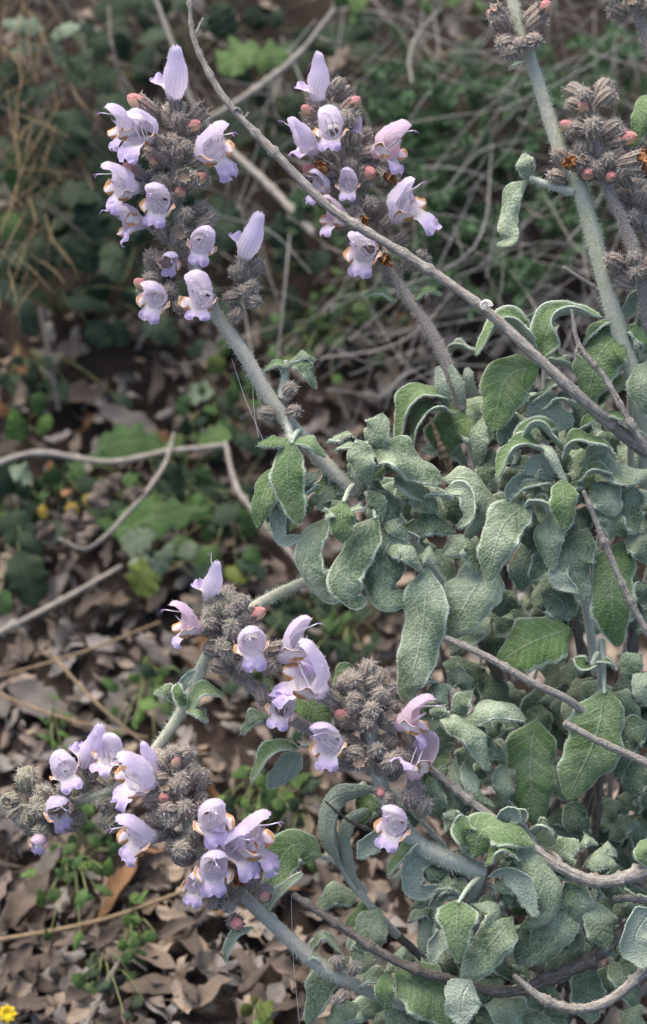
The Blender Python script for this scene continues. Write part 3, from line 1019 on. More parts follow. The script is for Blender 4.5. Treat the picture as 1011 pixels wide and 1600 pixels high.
shoot('lower sage tuft on a bent white stem with curled felted leaves', 752, 1362, -10, [
    ([(738, 1340), (762, 1292), (838, 1312)], 64, (.1, .8, .6), -44, 'green', dict(roll=.5, wav=.2)),
    ([(716, 1300), (708, 1282), (704, 1264)], 34, (-.2, .5, .9), -28, 'felt', dict(wav=.4)),
    ([(730, 1320), (722, 1300), (728, 1272)], 34, (.2, .6, .7), -36, 'green', dict(roll=-.5, wav=.3)),
    ([(758, 1350), (784, 1324), (812, 1338)], 36, (0, .8, .6), -62, 'green', dict(roll=-.8)),
    ([(798, 1322), (846, 1358), (858, 1420), (818, 1450)], 62, (.35, .35, .9), -40, 'felt', dict(roll=.8, wav=.15)),
    ([(765, 1368), (790, 1360), (816, 1385), (836, 1430)], 36, (-.3, .5, -.6), -48, 'felt', dict(roll=.6)),
    ([(716, 1406), (714, 1450), (717, 1504)], 62, (-.05, .3, 1), -74, 'green', dict(prof=prof_point, roll=.45, fold=-.1, wav=.08, pet=(748, 1372, -20))),
    ([(735, 1532), (722, 1560), (722, 1600)], 58, (.1, .25, -1), -56, 'felt', dict(roll=-.4)),
    ([(802, 1432), (772, 1468), (718, 1536)], 70, (-.1, .4, .95), -48, 'felt', dict(roll=.6, wav=.14)),
    ([(738, 1412), (772, 1424), (762, 1462), (738, 1466)], 32, (.5, .3, .8), -40, 'felt', CU),
    ([(872, 1392), (872, 1445), (832, 1508)], 76, (.25, .3, .9), -16, 'felt', dict(roll=.8, wav=.12)),
    ([(770, 1385), (800, 1378), (830, 1395)], 40, (0, .6, .8), -24, 'felt', CU),
    ([(778, 1300), (795, 1272), (815, 1280)], 46, (0, .3, -1), -14, 'felt', dict(roll=.9)),
    ([(806, 1282), (815, 1268), (822, 1284)], 26, (.3, .2, -.8), -12, 'felt', CU),
    ([(684, 1324), (644, 1350), (652, 1390), (690, 1382)], 44, (-.1, .2, -1), -8, 'felt', dict(roll=.7, wav=.2)),
    ([(700, 1330), (720, 1350), (718, 1375)], 50, (.1, .3, .9), 4, 'dark', CU),
    ([(694, 1456), (682, 1476), (676, 1502)], 34, (.1, .2, -1), -34, 'felt', CU),
    ([(702, 1392), (705, 1380), (712, 1390)], 24, (-.3, .7, .5), -20, 'felt', CU),
    ([(660, 1310), (630, 1330), (602, 1366)], 28, (-.4, .6, .6), -24, 'green', dict(roll=-.8)),
    ([(606, 1310), (585, 1312), (558, 1338)], 40, (-.1, .3, -1), -6, 'felt', dict(roll=.4)),
    ([(800, 1455), (820, 1470), (812, 1510)], 50, (.2, .3, .9), -10, 'dark', CU),
    ([(770, 1395), (768, 1420), (790, 1440)], 44, (.2, .3, 1), -14, 'dark', CU),
], r=12, via=[(900, 1560, 350), (820, 1500, 160), (740, 1440, 60)], extra=20, spread=90, off=40)

shoot('small rounded dull sage leaves crowded beside the forked grey branch', 900, 1380, 20, [
    ([(884, 1380), (900, 1400), (908, 1440)], 62, (.05, .35, 1), -16, 'felt', dict(roll=.5)),
    ([(932, 1408), (938, 1440), (950, 1484)], 58, (.1, .35, 1), -10, 'felt', dict(roll=.6)),
    ([(866, 1344), (882, 1325), (904, 1312)], 44, (-.1, .5, .9), -10, 'felt', dict(roll=.4)),
    ([(912, 1352), (935, 1338), (964, 1350)], 46, (0, .75, .7), -8, 'felt', dict(roll=.7)),
    ([(902, 1322), (916, 1308), (934, 1314)], 32, (0, .85, .5), 6, 'felt', CU),
    ([(835, 1302), (848, 1290), (866, 1302)], 32, (0, .85, .5), 0, 'felt', TR),
    ([(930, 1330), (950, 1320), (965, 1335)], 38, (.1, .8, .5), 12, 'felt', CU),
    ([(858, 1365), (872, 1360), (890, 1372)], 26, (0, .8, .6), -8, 'green', dict(roll=-.5)),
    ([(838, 1350), (845, 1340), (850, 1360)], 22, (.2, .5, .8), -12, 'green'),
    ([(872, 1440), (890, 1465), (905, 1480)], 60, (.1, .4, .9), 14, 'dark', CU),
    ([(940, 1375), (965, 1385), (985, 1410)], 54, (.1, .5, .9), 30, 'dark', CU),
    ([(1020, 1418), (992, 1460), (1002, 1510)], 60, (-.2, .2, -1), -50, 'felt', dict(roll=.5)),
    ([(1012, 1310), (1004, 1330), (1016, 1352)], 26, (-.2, .6, .7), -30, 'green'),
], r=8, via=[(900, 1480, 150)], extra=14, spread=80, off=30)

shoot('green sage leaves low at the bottom edge beneath the grey branches', 640, 1560, 70, [
    ([(618, 1516), (660, 1540), (722, 1598)], 84, (.15, .5, .9), 10, 'green', dict(roll=.4, wav=.08)),
    ([(608, 1518), (600, 1545), (608, 1580)], 30, (-.2, .3, 1), -4, 'green', dict(roll=.5)),
    ([(925, 1510), (918, 1550), (926, 1600)], 62, (.05, .3, 1), 60, 'dark', dict(roll=.4)),
    ([(700, 1412), (672, 1440), (660, 1490)], 56, (-.3, .5, .8), 60, 'felt', dict(roll=.4)),
    ([(594, 1420), (572, 1460), (560, 1520)], 70, (-.2, .5, .8), 120, 'felt', dict(roll=.4)),
    ([(545, 1495), (505, 1530), (478, 1600)], 52, (-.3, .3, .9), 60, 'felt', dict(roll=.5, wav=.25)),
    ([(535, 1490), (505, 1462), (484, 1496)], 30, (-.1, .85, .5), 40, 'felt', TR),
    ([(545, 1485), (558, 1468), (570, 1490)], 30, (.2, .8, .5), 40, 'felt', CU),
    ([(650, 1500), (630, 1485), (608, 1500)], 34, (0, .8, .6), 40, 'felt', CU),
    ([(560, 1570), (530, 1580), (510, 1610)], 50, (-.2, .5, .8), 60, 'felt', CU),
    ([(600, 1580), (630, 1595), (660, 1625)], 50, (.1, .6, .8), 40, 'felt', CU),
    ([(760, 1570), (800, 1580), (830, 1610)], 64, (.1, .5, .9), 50, 'felt', CU),
    ([(860, 1590), (840, 1600), (820, 1640)], 60, (-.1, .5, .9), 40, 'dark', CU),
    ([(970, 1580), (990, 1590), (1010, 1620)], 60, (.1, .5, .9), 60, 'dark', CU),
    ([(900, 1440), (880, 1500), (850, 1530)], 70, (-.1, .4, .9), 110, 'dark', CU),
    ([(650, 1395), (640, 1360), (610, 1370)], 34, (-.2, .7, .6), 110, 'felt', CU),
    ([(640, 1440), (665, 1425), (680, 1440)], 30, (0, .8, .6), 60, 'felt', TR),
], r=10, via=[(760, 1600, 300)], extra=14, spread=90, off=10)

t_ = shoot('blurred blue-grey sage shoot arching over behind the lower spike, one green leaf at its left', 570, 1225, 150, [
    ([(503, 1336), (455, 1322), (414, 1396)], 66, (-.2, .65, .75), 100, 'green', dict(roll=-.35)),
    ([(600, 1262), (575, 1255), (558, 1285)], 46, (-.2, .6, .7), 150, 'green', dict(roll=.3)),
    ([(620, 1250), (640, 1255), (650, 1290)], 50, (.1, .5, .8), 160, 'dark', dict(roll=.3)),
    ([(560, 1400), (520, 1395), (495, 1420)], 50, (-.2, .7, .7), 170, 'felt', dict(roll=.3)),
    ([(600, 1440), (570, 1425), (540, 1440)], 44, (-.1, .7, .7), 150, 'green', dict(roll=.3)),
    ([(640, 1420), (660, 1400), (680, 1410)], 30, (0, .8, .6), 140, 'felt', CU),
    ([(530, 1355), (508, 1300), (520, 1250), (585, 1232)], 46, (.75, .25, -.55), 118, 'felt', dict(roll=-.9, wav=.05, curl=0)),
    ([(560, 1400), (535, 1340), (540, 1290), (575, 1265)], 36, (.6, .3, -.6), 132, 'felt', dict(roll=-.9, wav=.05, curl=0)),
], r=9, via=[(700, 1540, 280), (600, 1440, 150), (535, 1350, 130), (522, 1270, 135)])
mb = MB()
o_ = np.array(t_.location)
add_tube(mb, [P(503, 1338, 110), P(530, 1350, 125), P(570, 1395, 145)], [4 * K, 6 * K, 8 * K], 8, 14, hair=300, hair_len=6 * K)
part('petiole', mb, [M['stem_white'], M['down']], t_, o_)

shoot('little green sage leaf pair reaching left between the two lower spikes', 470, 1165, 60, [
    ([(466, 1168), (432, 1166), (388, 1212)], 38, (-.2, .75, .65), 20, 'green', dict(roll=-.55)),
    ([(472, 1178), (445, 1200), (418, 1230)], 46, (-.2, .3, -1), 50, 'felt', dict(roll=.3)),
    ([(425, 1122), (398, 1118), (374, 1142)], 30, (-.2, .6, .7), 60, 'felt', dict(wav=.3)),
    ([(466, 1166), (462, 1150), (470, 1140)], 18, (-.2, .7, .6), 22, 'green'),
], r=5, via=[(740, 1400, 260), (560, 1190, 90)])

# inner leafage of the shrub: many alike shoots deep in its shade
BUSH = [(560, 545, 745), (640, 640, 700), (700, 560, 640), (800, 500, 600), (900, 540, 560), (1000, 640, 660),
        (1080, 640, 700), (1160, 650, 720), (1260, 670, 760), (1360, 690, 760), (1460, 560, 720), (1560, 500, 700)]
fill = [(700, 870), (760, 960), (820, 770), (900, 900), (960, 720), (990, 960), (860, 1080), (760, 1070), (980, 1120), (700, 1140),
        (820, 1230), (930, 1300), (740, 1230), (1000, 1280), (860, 1460), (960, 1500), (720, 1560), (600, 1570), (820, 1560), (990, 1400),
        (780, 640), (900, 660), (640, 760), (1000, 560), (860, 980), (700, 1480), (940, 1090), (1040, 800), (1050, 1100), (1060, 1450)]
for cx, cy in fill:
    z0 = random.uniform(190, 420)
    L = []
    for k in range(8):
        a = random.uniform(0, 2 * math.pi)
        ln = random.uniform(55, 95)
        bx, by = cx + random.uniform(-22, 22), cy + random.uniform(-22, 22)
        dx, dy = math.cos(a) * ln, -math.sin(a) * ln * 0.8 + 22
        zz = z0 + random.uniform(-60, 60)
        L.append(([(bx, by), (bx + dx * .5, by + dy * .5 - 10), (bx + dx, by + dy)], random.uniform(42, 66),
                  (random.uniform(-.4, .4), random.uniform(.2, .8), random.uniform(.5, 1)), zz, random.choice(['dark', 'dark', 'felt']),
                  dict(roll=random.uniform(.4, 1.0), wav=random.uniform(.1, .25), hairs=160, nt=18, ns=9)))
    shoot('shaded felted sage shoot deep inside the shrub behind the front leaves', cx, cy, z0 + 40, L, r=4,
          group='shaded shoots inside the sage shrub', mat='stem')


# ------------------------------------------------------------------ flowers, calyces and buds (built once, meshes shared)
def flower_meshes(seed, hood=1.0, wide=1.0, lift=0.62, droop=1.0, ext=1.0, closed=0.0, side_on=True):
    rs = np.random.default_rng(seed)
    nu, nv = 22, 15
    u = np.linspace(0, 1, nu)
    cen = spline(np.array([(0, 0, 0), (16, 0, 0.5), (32, 0, 4), (45, 0, 4 + 15 * lift), (57, 0, 4 + 31 * lift), (69 + 3 * hood, 0, 4 + 43 * lift), (76 + 7 * hood, 0, 4 + 47 * lift)]) * K, nu)
    T, S, N = frames(cen, np.array([0, 0, 1.0]))
    if N[0][2] < 0:
        S, N = -S, -N
    r = np.interp(u, [0, .1, .25, .42, .6, .8, .92, .97, 1], [.6, 8, 14, 20.5 * wide, 20 * wide, 17.5 - 6 * closed, 14.5 - 5 * closed, 10.5 - 3 * closed, 3]) * K
    half = np.interp(u, [0, .34, .40, .50, .62, .85, 1], [np.pi, np.pi, 2.7 + .3 * closed, 1.85 + .9 * closed, 1.5 + 1.0 * closed, 1.45 + .7 * closed, 1.2])
    s = np.linspace(-1, 1, nv)
    a = half[:, None] * s[None, :]
    flare = 1 + 0.12 * (np.abs(s)[None, :] ** 4) * (u[:, None] > .45) + 0.03 * rs.normal(size=(nu, nv)) * (u[:, None] > .3) + (.09 * np.sin(3.1 * s + 6 * rs.random())[None, :] + .07 * np.sin(u * 9 + 6 * rs.random())[:, None]) * (u[:, None] > .3)
    notch = np.zeros((nu, nv)); notch[-1] = -3 * K * np.exp(-(s / .3) ** 2)
    v = cen[:, None] + (r[:, None] * flare)[..., None] * (np.sin(a)[..., None] * S[:, None] + np.cos(a)[..., None] * N[:, None]) + notch[..., None] * T[:, None]
    uv = np.stack(np.broadcast_arrays((s[None, :] + 1) / 2, u[:, None]), -1)
    up = MB().add(v, quads=grid_faces(nu, nv), uv=uv)
    bi = RNG.integers(0, nu * nv, 160)
    add_hairs(up, v.reshape(-1, 3)[bi], nrm(v - cen[:, None]).reshape(-1, 3)[bi] + .5 * RNG.normal(size=(160, 3)), 3.2 * K * np.ones(160), .3 * K, 1)
    # lower lip
    nt, ns = 18, 11
    t = np.linspace(0, 1, nt); s = np.linspace(-1, 1, ns)
    c = spline(np.array([(15, 0, 7), (25, 0, -5), (38, 0, -15), (42 + 11 * ext, 0, -20 - 3 * droop * ext), (42 + 18 * ext, 0, -20 - 10 * droop * ext), (42 + 19 * ext, 0, -20 - 20 * droop * ext)]) * K, nt)
    T, S, N = frames(c, np.array([0, 0, 1.0]))
    if N[0][2] < 0:
        S, N = -S, -N
    w = np.interp(t, [0, .3, .5, .62, .78, .92, 1], [11, 18, 20, 19, 23, 22, 15]) * K
    cur = np.interp(t, [0, .45, .65, 1], [-.35, -.6, -.1, .4])
    x = w[:, None] * s[None, :]
    y = -cur[:, None] * w[:, None] * s[None, :] ** 2 + rs.normal(size=(nt, ns)) * 1.5 * K * t[:, None]
    y = y + 3.5 * K * np.sin(s * 8 + rs.random() * 6)[None, :] * np.clip((t - .7) / .3, 0, 1)[:, None]
    nt_ = np.zeros((nt, ns)); nt_[-1] = -7 * K * np.exp(-(s / .28) ** 2); nt_[-2] = -3 * K * np.exp(-(s / .25) ** 2)
    v = c[:, None] + x[..., None] * S[:, None] + y[..., None] * N[:, None] + nt_[..., None] * T[:, None]
    lo = MB().add(v, quads=grid_faces(nt, ns), uv=np.stack(np.broadcast_arrays((s[None, :] + 1) / 2, t[:, None]), -1))
    sides = []
    for sg in (-1, 1) if side_on else ():
        m = MB()
        leaf_into(m, np.array([(30, sg * 18, -2), (45, sg * 23, -3), (62, sg * (19 + 7 * rs.random()), -9 - 6 * rs.random())]) * K, 26 * K, np.array([0.4, -sg * .9, .5]),
                  roll=.8, wav=.2, prof=prof_oval, nt=10, ns=7, th=.8 * K, hairs=0, mats=(0, 0, 0, 0))
        sides.append(m)
    st = []
    for sg in (-1, 1):
        m = MB()
        e = np.array([60 + 4 * rs.random(), sg * (4 + 3 * rs.random()), 10 + 6 * rs.random()])
        add_tube(m, np.array([(26, sg * 5, -6), (44, sg * 6, 3), e]) * K, [1.3 * K, 1.2 * K, .9 * K], 5, 8)
        add_tube(m, np.array([e + (-3, 0, -3), e, e + (3, 0, 3)]) * K, [.5 * K, 1.3 * K, .5 * K], 6, 6, mat=1)
        st.append(m)
    sm = MB()
    q = cen[-1] / K
    add_tube(sm, np.array([(24, 0, 6), (50, 0, 14 + 16 * lift), q + (-6, 0, -8), q + (6, 0, -8)]) * K, [.9 * K, .9 * K, .8 * K], 5, 12)
    for sg in (-1, 1):
        add_tube(sm, np.array([q + (5, 0, -8), q + (10, sg * 3, -9), q + (13, sg * 5, -13)]) * K, [.8 * K, .3 * K], 5, 5, mat=1)
    return dict(up=up.mesh('flower', [M['petal'], M['white']]), lo=lo.mesh('lower_lip', [M['lip']]),
                side=[m.mesh('side_lobe', [M['lobe']]) for m in sides],
                st=[m.mesh('stamen', [M['white'], M['anther']]) for m in st],
                sty=sm.mesh('style', [M['white'], M['style']]), upp=None)


FL = [flower_meshes(1), flower_meshes(2, 2.2, .80, .30, .6, .5, 1.0, False), flower_meshes(3, .9, 1.15, .5, 1.3), flower_meshes(4, 1.1, 1.05, .62, 1.1),
      flower_meshes(5, .7, .9, .75, .7, .8), flower_meshes(6, 1.2, 1.2, .45, 1.5, 1.15)]
for f in FL:
    f['upp'] = f['up'].copy()
    f['upp'].name = 'flower'
    f['upp'].materials[0] = M['petal_pink']


def calyx_mesh(kind, mat, seed):
    rs = np.random.default_rng(seed)
    mb = MB()
    nu, nv = 12, 22
    if kind == 'open':
        X = np.array([0, 2, 6, 12, 20, 28, 34, 38, 36, 34, 33, 33.0]); Rr = .88 * np.array([2, 5, 9, 12, 13.5, 14, 14.5, 15.5, 12.5, 9, 5, .5])
    else:
        X = np.array([0, 2, 6, 10, 16, 22, 28, 32, 35, 37, 39, 40.0]); Rr = .95 * np.array([2, 5, 9, 12, 14, 14.5, 14, 12.5, 10, 7, 4, .6])
    a = np.linspace(0, 2 * np.pi, nv, endpoint=False)
    tooth = np.maximum(0, np.cos(5 * a)) ** 1.5
    x = X[:, None] + np.zeros((1, nv))
    if kind == 'open':
        x[7] += 9 * tooth; x[6] += 3 * tooth
    rr = Rr[:, None] * (1 + .12 * np.cos(9 * a)[None, :] + (.30 * np.cos(5 * a)[None, :] * np.clip((X[:, None] - 30) / 8, 0, 1) if kind != 'open' else 0) + .03 * rs.normal(size=(nu, nv)))
    v = np.stack([x, rr * np.cos(a)[None, :], rr * np.sin(a)[None, :]], -1) * K
    uv = np.stack(np.broadcast_arrays(a[None, :] / 6.2832, X[:, None] / 40), -1)
    q = grid_faces(nu, nv, True)
    mi = np.zeros(len(q), int)
    if kind == 'open':
        mi[nv * 8:] = 2
    mb.add(v, quads=q, mat=mi, uv=uv)
    n = 230
    i = rs.integers(0, 8 if kind == 'open' else nu - 1, n); j = rs.integers(0, nv, n)
    b = v[i, j] + rs.normal(size=(n, 3)) * .8 * K
    d = np.stack([0.35 + 0 * a[j], np.cos(a[j]), np.sin(a[j])], -1) + .4 * rs.normal(size=(n, 3))
    add_hairs(mb, b, d, 9 * K * (.4 + .8 * rs.random(n)), .5 * K, 1)
    return mb.mesh('calyx', [mat, M['calyx_hair'], M['throat_dark']])


CAL = {(k, m): [calyx_mesh(k, M[m], s) for s in (1, 2, 3)] for k in ('open', 'closed') for m in ('calyx', 'calyx_green')}
mb = MB()
a = np.linspace(0, 2 * np.pi, 16, endpoint=False)
X = np.array([18, 24, 33, 42, 50, 55, 58.0]); Rr = np.array([9, 11.5, 12.2, 11.3, 9.2, 5.5, .5])
v = np.stack([X[:, None] + 0 * a, Rr[:, None] * np.cos(a), Rr[:, None] * np.sin(a)], -1) * K
mb.add(v, quads=grid_faces(7, 16, True))
pass
BUDM = mb.mesh('bud_tip', [M['bud'], M['white']])
WITH = []
for sd in range(3):
    mb = MB()
    for k in range(6):
        aa = k * 1.05 + RNG.random()
        d = np.array([0, math.cos(aa), math.sin(aa)])
        leaf_into(mb, np.array([(22, 0, 0) + d * 4, (38, 0, 0) + d * (7 + 4 * RNG.random()), (50 + 8 * RNG.random(), 0, 0) + d * (6 + 12 * RNG.random()) + RNG.normal(size=3) * 4]) * K,
                  13 * K, d, roll=1.2, wav=.6, nw=2.5, prof=prof_oval, nt=10, ns=6, th=.7 * K, hairs=0, mats=(0, 0, 0, 0), rug=.8 * K)
    WITH.append(mb.mesh('withered_corolla', [M['withered']]))


class Spike:
    """a flowering stem: the stem, then calyces, buds and flowers as its parts"""

    def __init__(s, label, path, radii, mat='stem', hair=3000, calm='calyx'):
        pts = [P(*p) for p in path]
        s.o = pts[-1]
        s.t = thing('flowering_sage_stem', label, 'sage flower', s.o)
        s.calm = calm
        mb = MB()
        s.c = add_tube(mb, pts, [r * K for r in radii], 12, len(pts) * 7, square=.06, hair=int(hair * 1.4), hair_len=6 * K)
        part('stem', mb, [M[mat], M['calyx_hair' if mat == 'stem_purple' else 'down']], s.t, s.o)

    def calyx(s, x, y, z, d, kind='closed', sc=1.0, bud=False, withered=False, up=(0, 1, 0), mat=None):
        m = basis(P(x, y, z), V(*d), V(*up) + .05, sc, s.o)
        o = link('calyx', random.choice(CAL[(kind, mat or s.calm)]), s.t, m)
        if bud:
            b = link('bud_tip', BUDM, o)
        if withered:
            link('withered_corolla', random.choice(WITH), o)
        return o

    def bud(s, x, y, d, sc=1.0, z=-30):
        """x, y is where the pink tip shows"""
        v = V(*d)
        k = 40 * sc
        n = np.array(d, float) / np.linalg.norm(d)
        return s.calyx(x - n[0] * k, y + n[1] * k, z + n[2] * k, d, 'open', sc, bud=True)

    def flower(s, x, y, d, up, sc=1.0, z=-20, var=None, pink=False, cal=True, style=True):
        f = FL[var if var is not None else random.randrange(4)]
        up = tuple(c + random.gauss(0, .16) for c in up)
        d = tuple(c + random.gauss(0, .09) for c in d)
        if var in (0, 2, 3) and random.random() < .5:
            var = random.choice((0, 2, 3, 4, 5))
        f = FL[var if var is not None else random.choice((0, 2, 3, 4, 5))]
        m = basis(P(x, y, z), V(*d), V(*up), sc * 1.06, s.o)
        o = link('flower', f['upp'] if pink else f['up'], s.t, m)
        link('lower_lip', f['lo'], o)
        for q in f['side']:
            link('side_lobe', q, o)
        for q in f['st']:
            link('stamen', q, o)
        if style:
            link('style', f['sty'], o)
        if cal:
            n = np.array(d, float) / np.linalg.norm(d)
            s.calyx(x - n[0] * 16 * sc, y + n[1] * 16 * sc, z + n[2] * 16 * sc, d, 'open', .82 * sc)
        return o

    def whorl(s, x, y, z=0, n=9, r=12, sc=.85, ax=(0, 1, 0), tilt=.6, openp=.22, budp=0, wd=1.0):
        ax = np.array(ax, float) / np.linalg.norm(ax)
        e1 = np.cross(ax, (0.1, 0.2, 1.0)); e1 /= np.linalg.norm(e1)
        e2 = np.cross(ax, e1)
        ph = random.random() * 6
        n = max(4, int(round(n * .72)))
        sc *= 1.14
        for k in range(n):
            a = ph + 2 * math.pi * k / n + random.uniform(-.25, .25)
            rad = (math.cos(a) * e1 + math.sin(a) * e2)
            tl = tilt + random.uniform(-.3, .3)
            d = rad * math.cos(tl) + ax * math.sin(tl)
            if d[2] < -0.75:
                continue
            h = random.uniform(-16, 16)
            p = rad * r * wd + ax * h
            op = random.random() < openp
            s.calyx(x + p[0], y - p[1], z - p[2], d, 'open' if op else 'closed', sc * random.uniform(.75, 1.1), bud=op and random.random() < budp / max(openp, .01))

    def leaf(s, pts, w, n, z=0, kind='green', **kw):
        sage_leaf(s.t, s.o, pts, w, n, z, kind, **kw)


# --- upper left spike
S = Spike('tall sharp flower spike at upper left, many lilac flowers on a bare woolly stem',
          [(286, 160, -10), (274, 240, -14), (275, 310, -10), (292, 390, -8), (335, 485, -6), (380, 552, -4), (432, 637, 0), (500, 716, 5), (556, 770, 12)],
          [4, 6, 7, 8, 9.5, 10.5, 11, 11, 10])
for x, y, n, r in ((284, 195, 9, 8), (268, 235, 12, 16), (280, 262, 10, 18), (278, 300, 11, 14), (285, 340, 9, 12), (268, 372, 8, 10), (264, 418, 7, 8)):
    S.whorl(x, y, -12, n, r, .82, (.12, 1, 0))
for x, y, d in ((372, 432, (-.3, .6, .6)), (398, 420, (.7, .6, .3)), (380, 455, (.2, -.3, .9)), (392, 468, (.6, -.3, .6)), (366, 465, (-.6, -.2, .6)), (370, 488, (-.2, -.8, .5)), (385, 428, (.1, .9, .3)), (390, 450, (.5, .1, .8))):
    S.calyx(x - d[0] * 14, y + d[1] * 14, -14 + 10 * d[2], d, 'closed', .8)
for p in ((312, 352, (.9, .3, .3)), (322, 345, (.8, .5, .3)), (268, 448, (-.2, -.6, .6)), (278, 470, (.3, -.8, .4)), (246, 405, (-.7, .3, .5)), (244, 438, (-.6, .1, .6))):
    S.calyx(p[0] - 10 * p[2][0], p[1] + 10 * p[2][1], -14, p[2], 'closed', .8)
mbp = MB()
S.flower(276, 170, (-.05, .95, .22), (.60, .10, .75), 1.02, -28, 1, style=False)
S.flower(226, 208, (-.92, .12, .35), (.05, 1, .1), .80, -30, 0)
S.flower(240, 222, (-.38, -.05, .92), (.05, 1, .1), .86, -24, 2)
S.flower(300, 245, (.72, .08, .62), (-.15, 1, .1), 1.0, -24, 0)
S.flower(226, 294, (-.80, -.05, .55), (.12, 1, .1), .88, -28, 2)
S.flower(238, 350, (-.88, .10, .35), (.05, 1, .1), .80, -18, 3)
S.flower(262, 318, (-.25, -.20, .92), (.25, .95, .1), .78, -26, 0)
S.flower(308, 380, (.18, -.1, .95), (.1, 1, .1), .70, -20, 3)
S.flower(378, 418, (.22, .95, .15), (.55, .0, .80), .95, -24, 1, style=False)
S.flower(262, 462, (-.55, -.12, .80), (.12, 1, .1), .78, -20, 0)
S.flower(330, 470, (-.28, -.18, .92), (.05, 1, .1), .90, -30, 2)
S.flower(262, 400, (.05, -.55, .75), (0, .6, .8), .5, -20, 3)
for x, y, d, sc in ((216, 162, (-.8, .5, .3), 1.05), (303, 200, (.75, .2, .6), .85), (206, 266, (-.75, .5, .4), .85), (314, 282, (.7, .2, .7), .85), (284, 304, (.2, .2, .95), .8), (222, 446, (-.75, .5, .4), .8), (243, 255, (-.3, .3, .9), .7)):
    S.bud(x, y, d, sc, -36)
S.leaf([(444, 585), (440, 565), (410, 575)], 22, (-.1, .85, .5), 4, 'green', roll=-.4)
S.leaf([(448, 572), (468, 552), (494, 557)], 24, (.1, .85, .5), 0, 'felt', wav=.3)
S.leaf([(452, 568), (475, 570), (496, 604)], 28, (.2, .5, .8), -8, 'felt', wav=.25)
mb = MB()
add_tube(mb, [P(440, 622, 2), P(445, 590, 2), P(447, 564, 0)], [7 * K, 6 * K, 4 * K], 8, 10, hair=250, hair_len=6 * K)
add_tube(mb, [P(448, 655, -6), P(452, 672, -20), P(456, 690, -34)], [6 * K, 6 * K, 5 * K], 8, 10, hair=250, hair_len=6 * K)
part('side_shoot', mb, [M['stem_white'], M['down']], S.t, S.o)
for x, y, d in ((425, 648, (-.9, .1, .4)), (444, 645, (.5, .1, .8)), (440, 618, (.4, .5, .7))):
    S.calyx(x + 6, y, -8, d, 'closed', .75)

# --- second spike, further back
S = Spike('second flower spike, blurred behind the dry branch, with orange withered corollas',
          [(512, 165, 150), (535, 240, 148), (556, 320, 142), (590, 400, 130), (640, 468, 120), (690, 550, 115), (722, 640, 120)],
          [4, 6, 7, 8, 9, 9.5, 9], 'stem_purple')
for x, y, n, r in ((516, 160, 8, 6), (530, 195, 9, 14), (540, 235, 10, 18), (550, 285, 10, 16), (562, 335, 8, 14), (592, 400, 6, 12), (630, 430, 5, 10)):
    S.whorl(x, y, 140, n, r, .85, (-.2, 1, 0), .5)
S.flower(502, 172, (-.22, .92, .2), (.65, .2, .7), .95, 120, 1, style=False)
S.flower(502, 245, (-.72, .30, .45), (.45, .85, .15), .90, 118, 1)
S.flower(526, 212, (-.08, .05, .98), (.05, 1, .1), .80, 112, 0)
S.flower(572, 240, (.82, .16, .4), (-.25, .95, .1), .95, 118, 0, pink=True)
S.flower(556, 222, (.05, .8, .5), (.3, .4, -.6), .42, 122, 1, cal=False, style=False)
S.flower(548, 296, (-.1, .1, .95), (.1, 1, .1), .58, 112, 2, cal=False)
S.flower(606, 350, (.66, .20, .5), (-.45, .88, .1), 1.0, 118, 0)
S.flower(520, 300, (-.8, .1, .5), (.1, 1, .1), .62, 120, 2)
S.flower(548, 350, (-.8, .15, .4), (.1, 1, .1), .72, 116, 3, pink=True)
S.flower(586, 392, (-.48, -.25, .75), (.3, .9, .1), .88, 112, 0)
for x, y, d, sc in ((480, 176, (-.6, .4, .6), .8), (553, 163, (.75, .5, .4), .85), (486, 268, (-.85, .1, .4), .95), (577, 276, (.35, -.2, .9), 1.0)):
    S.bud(x, y, d, sc, 112)
for x, y, d in ((590, 260, (.5, -.5, .6)), (525, 270, (-.5, .1, .7)), (550, 330, (.4, -.5, .6)), (590, 385, (.3, -.6, .6))):
    S.calyx(x, y, 118, d, 'open', .85, withered=True)
S.leaf([(620, 470), (595, 452), (566, 456)], 22, (-.1, .8, .5), 118, 'green')
S.leaf([(645, 470), (665, 450), (690, 455)], 20, (.1, .8, .5), 118, 'green')

# --- thick upright stem at upper right
S = Spike('thick upright hairy stem at upper right, only pink-tipped closed buds',
          [(790, -40, -20), (806, 20, -24), (830, 95, -26), (872, 225, -30), (905, 292, -34), (935, 400, -30), (962, 500, -20), (1004, 640, 10), (1012, 760, 60)],
          [8, 9, 10, 12, 13, 13, 13.5, 14, 13], 'stem_green', 4200)
for x, y, d, k in ((785, 42, (-.5, .6, .5), 'closed'), (795, 68, (-.7, -.2, .6), 'closed'), (812, 70, (-.1, -.4, .9), 'closed'), (828, 66, (.4, -.2, .9), 'closed'), (786, 30, (-.6, .6, .4), 'open'),
                   (830, 40, (.7, .5, .4), 'open'), (800, 78, (-.4, -.5, .7), 'closed'), (874, 280, (-.8, .2, .6), 'closed'), (880, 250, (-.7, .6, .4), 'closed'), (905, 240, (.2, .8, .5), 'closed')):
    S.calyx(x - 12 * d[0], y + 12 * d[1], -36, d, k, .88)
S.bud(772, 28, (-.8, .5, .3), .85, -40)
S.bud(846, 16, (.8, .55, .3), .95, -40)
S.bud(832, 66, (.4, .1, .9), .8, -46)
S.bud(914, 276, (-.1, -.2, .95), 1.0, -58)
S.bud(886, 200, (-.85, .35, .4), .85, -50)
S.calyx(912, 262, -50, (-.6, .1, .7), 'open', .9, withered=True)
S.leaf([(828, 278), (822, 258), (820, 238)], 30, (-.1, .3, 1), -46, 'felt', roll=.5)
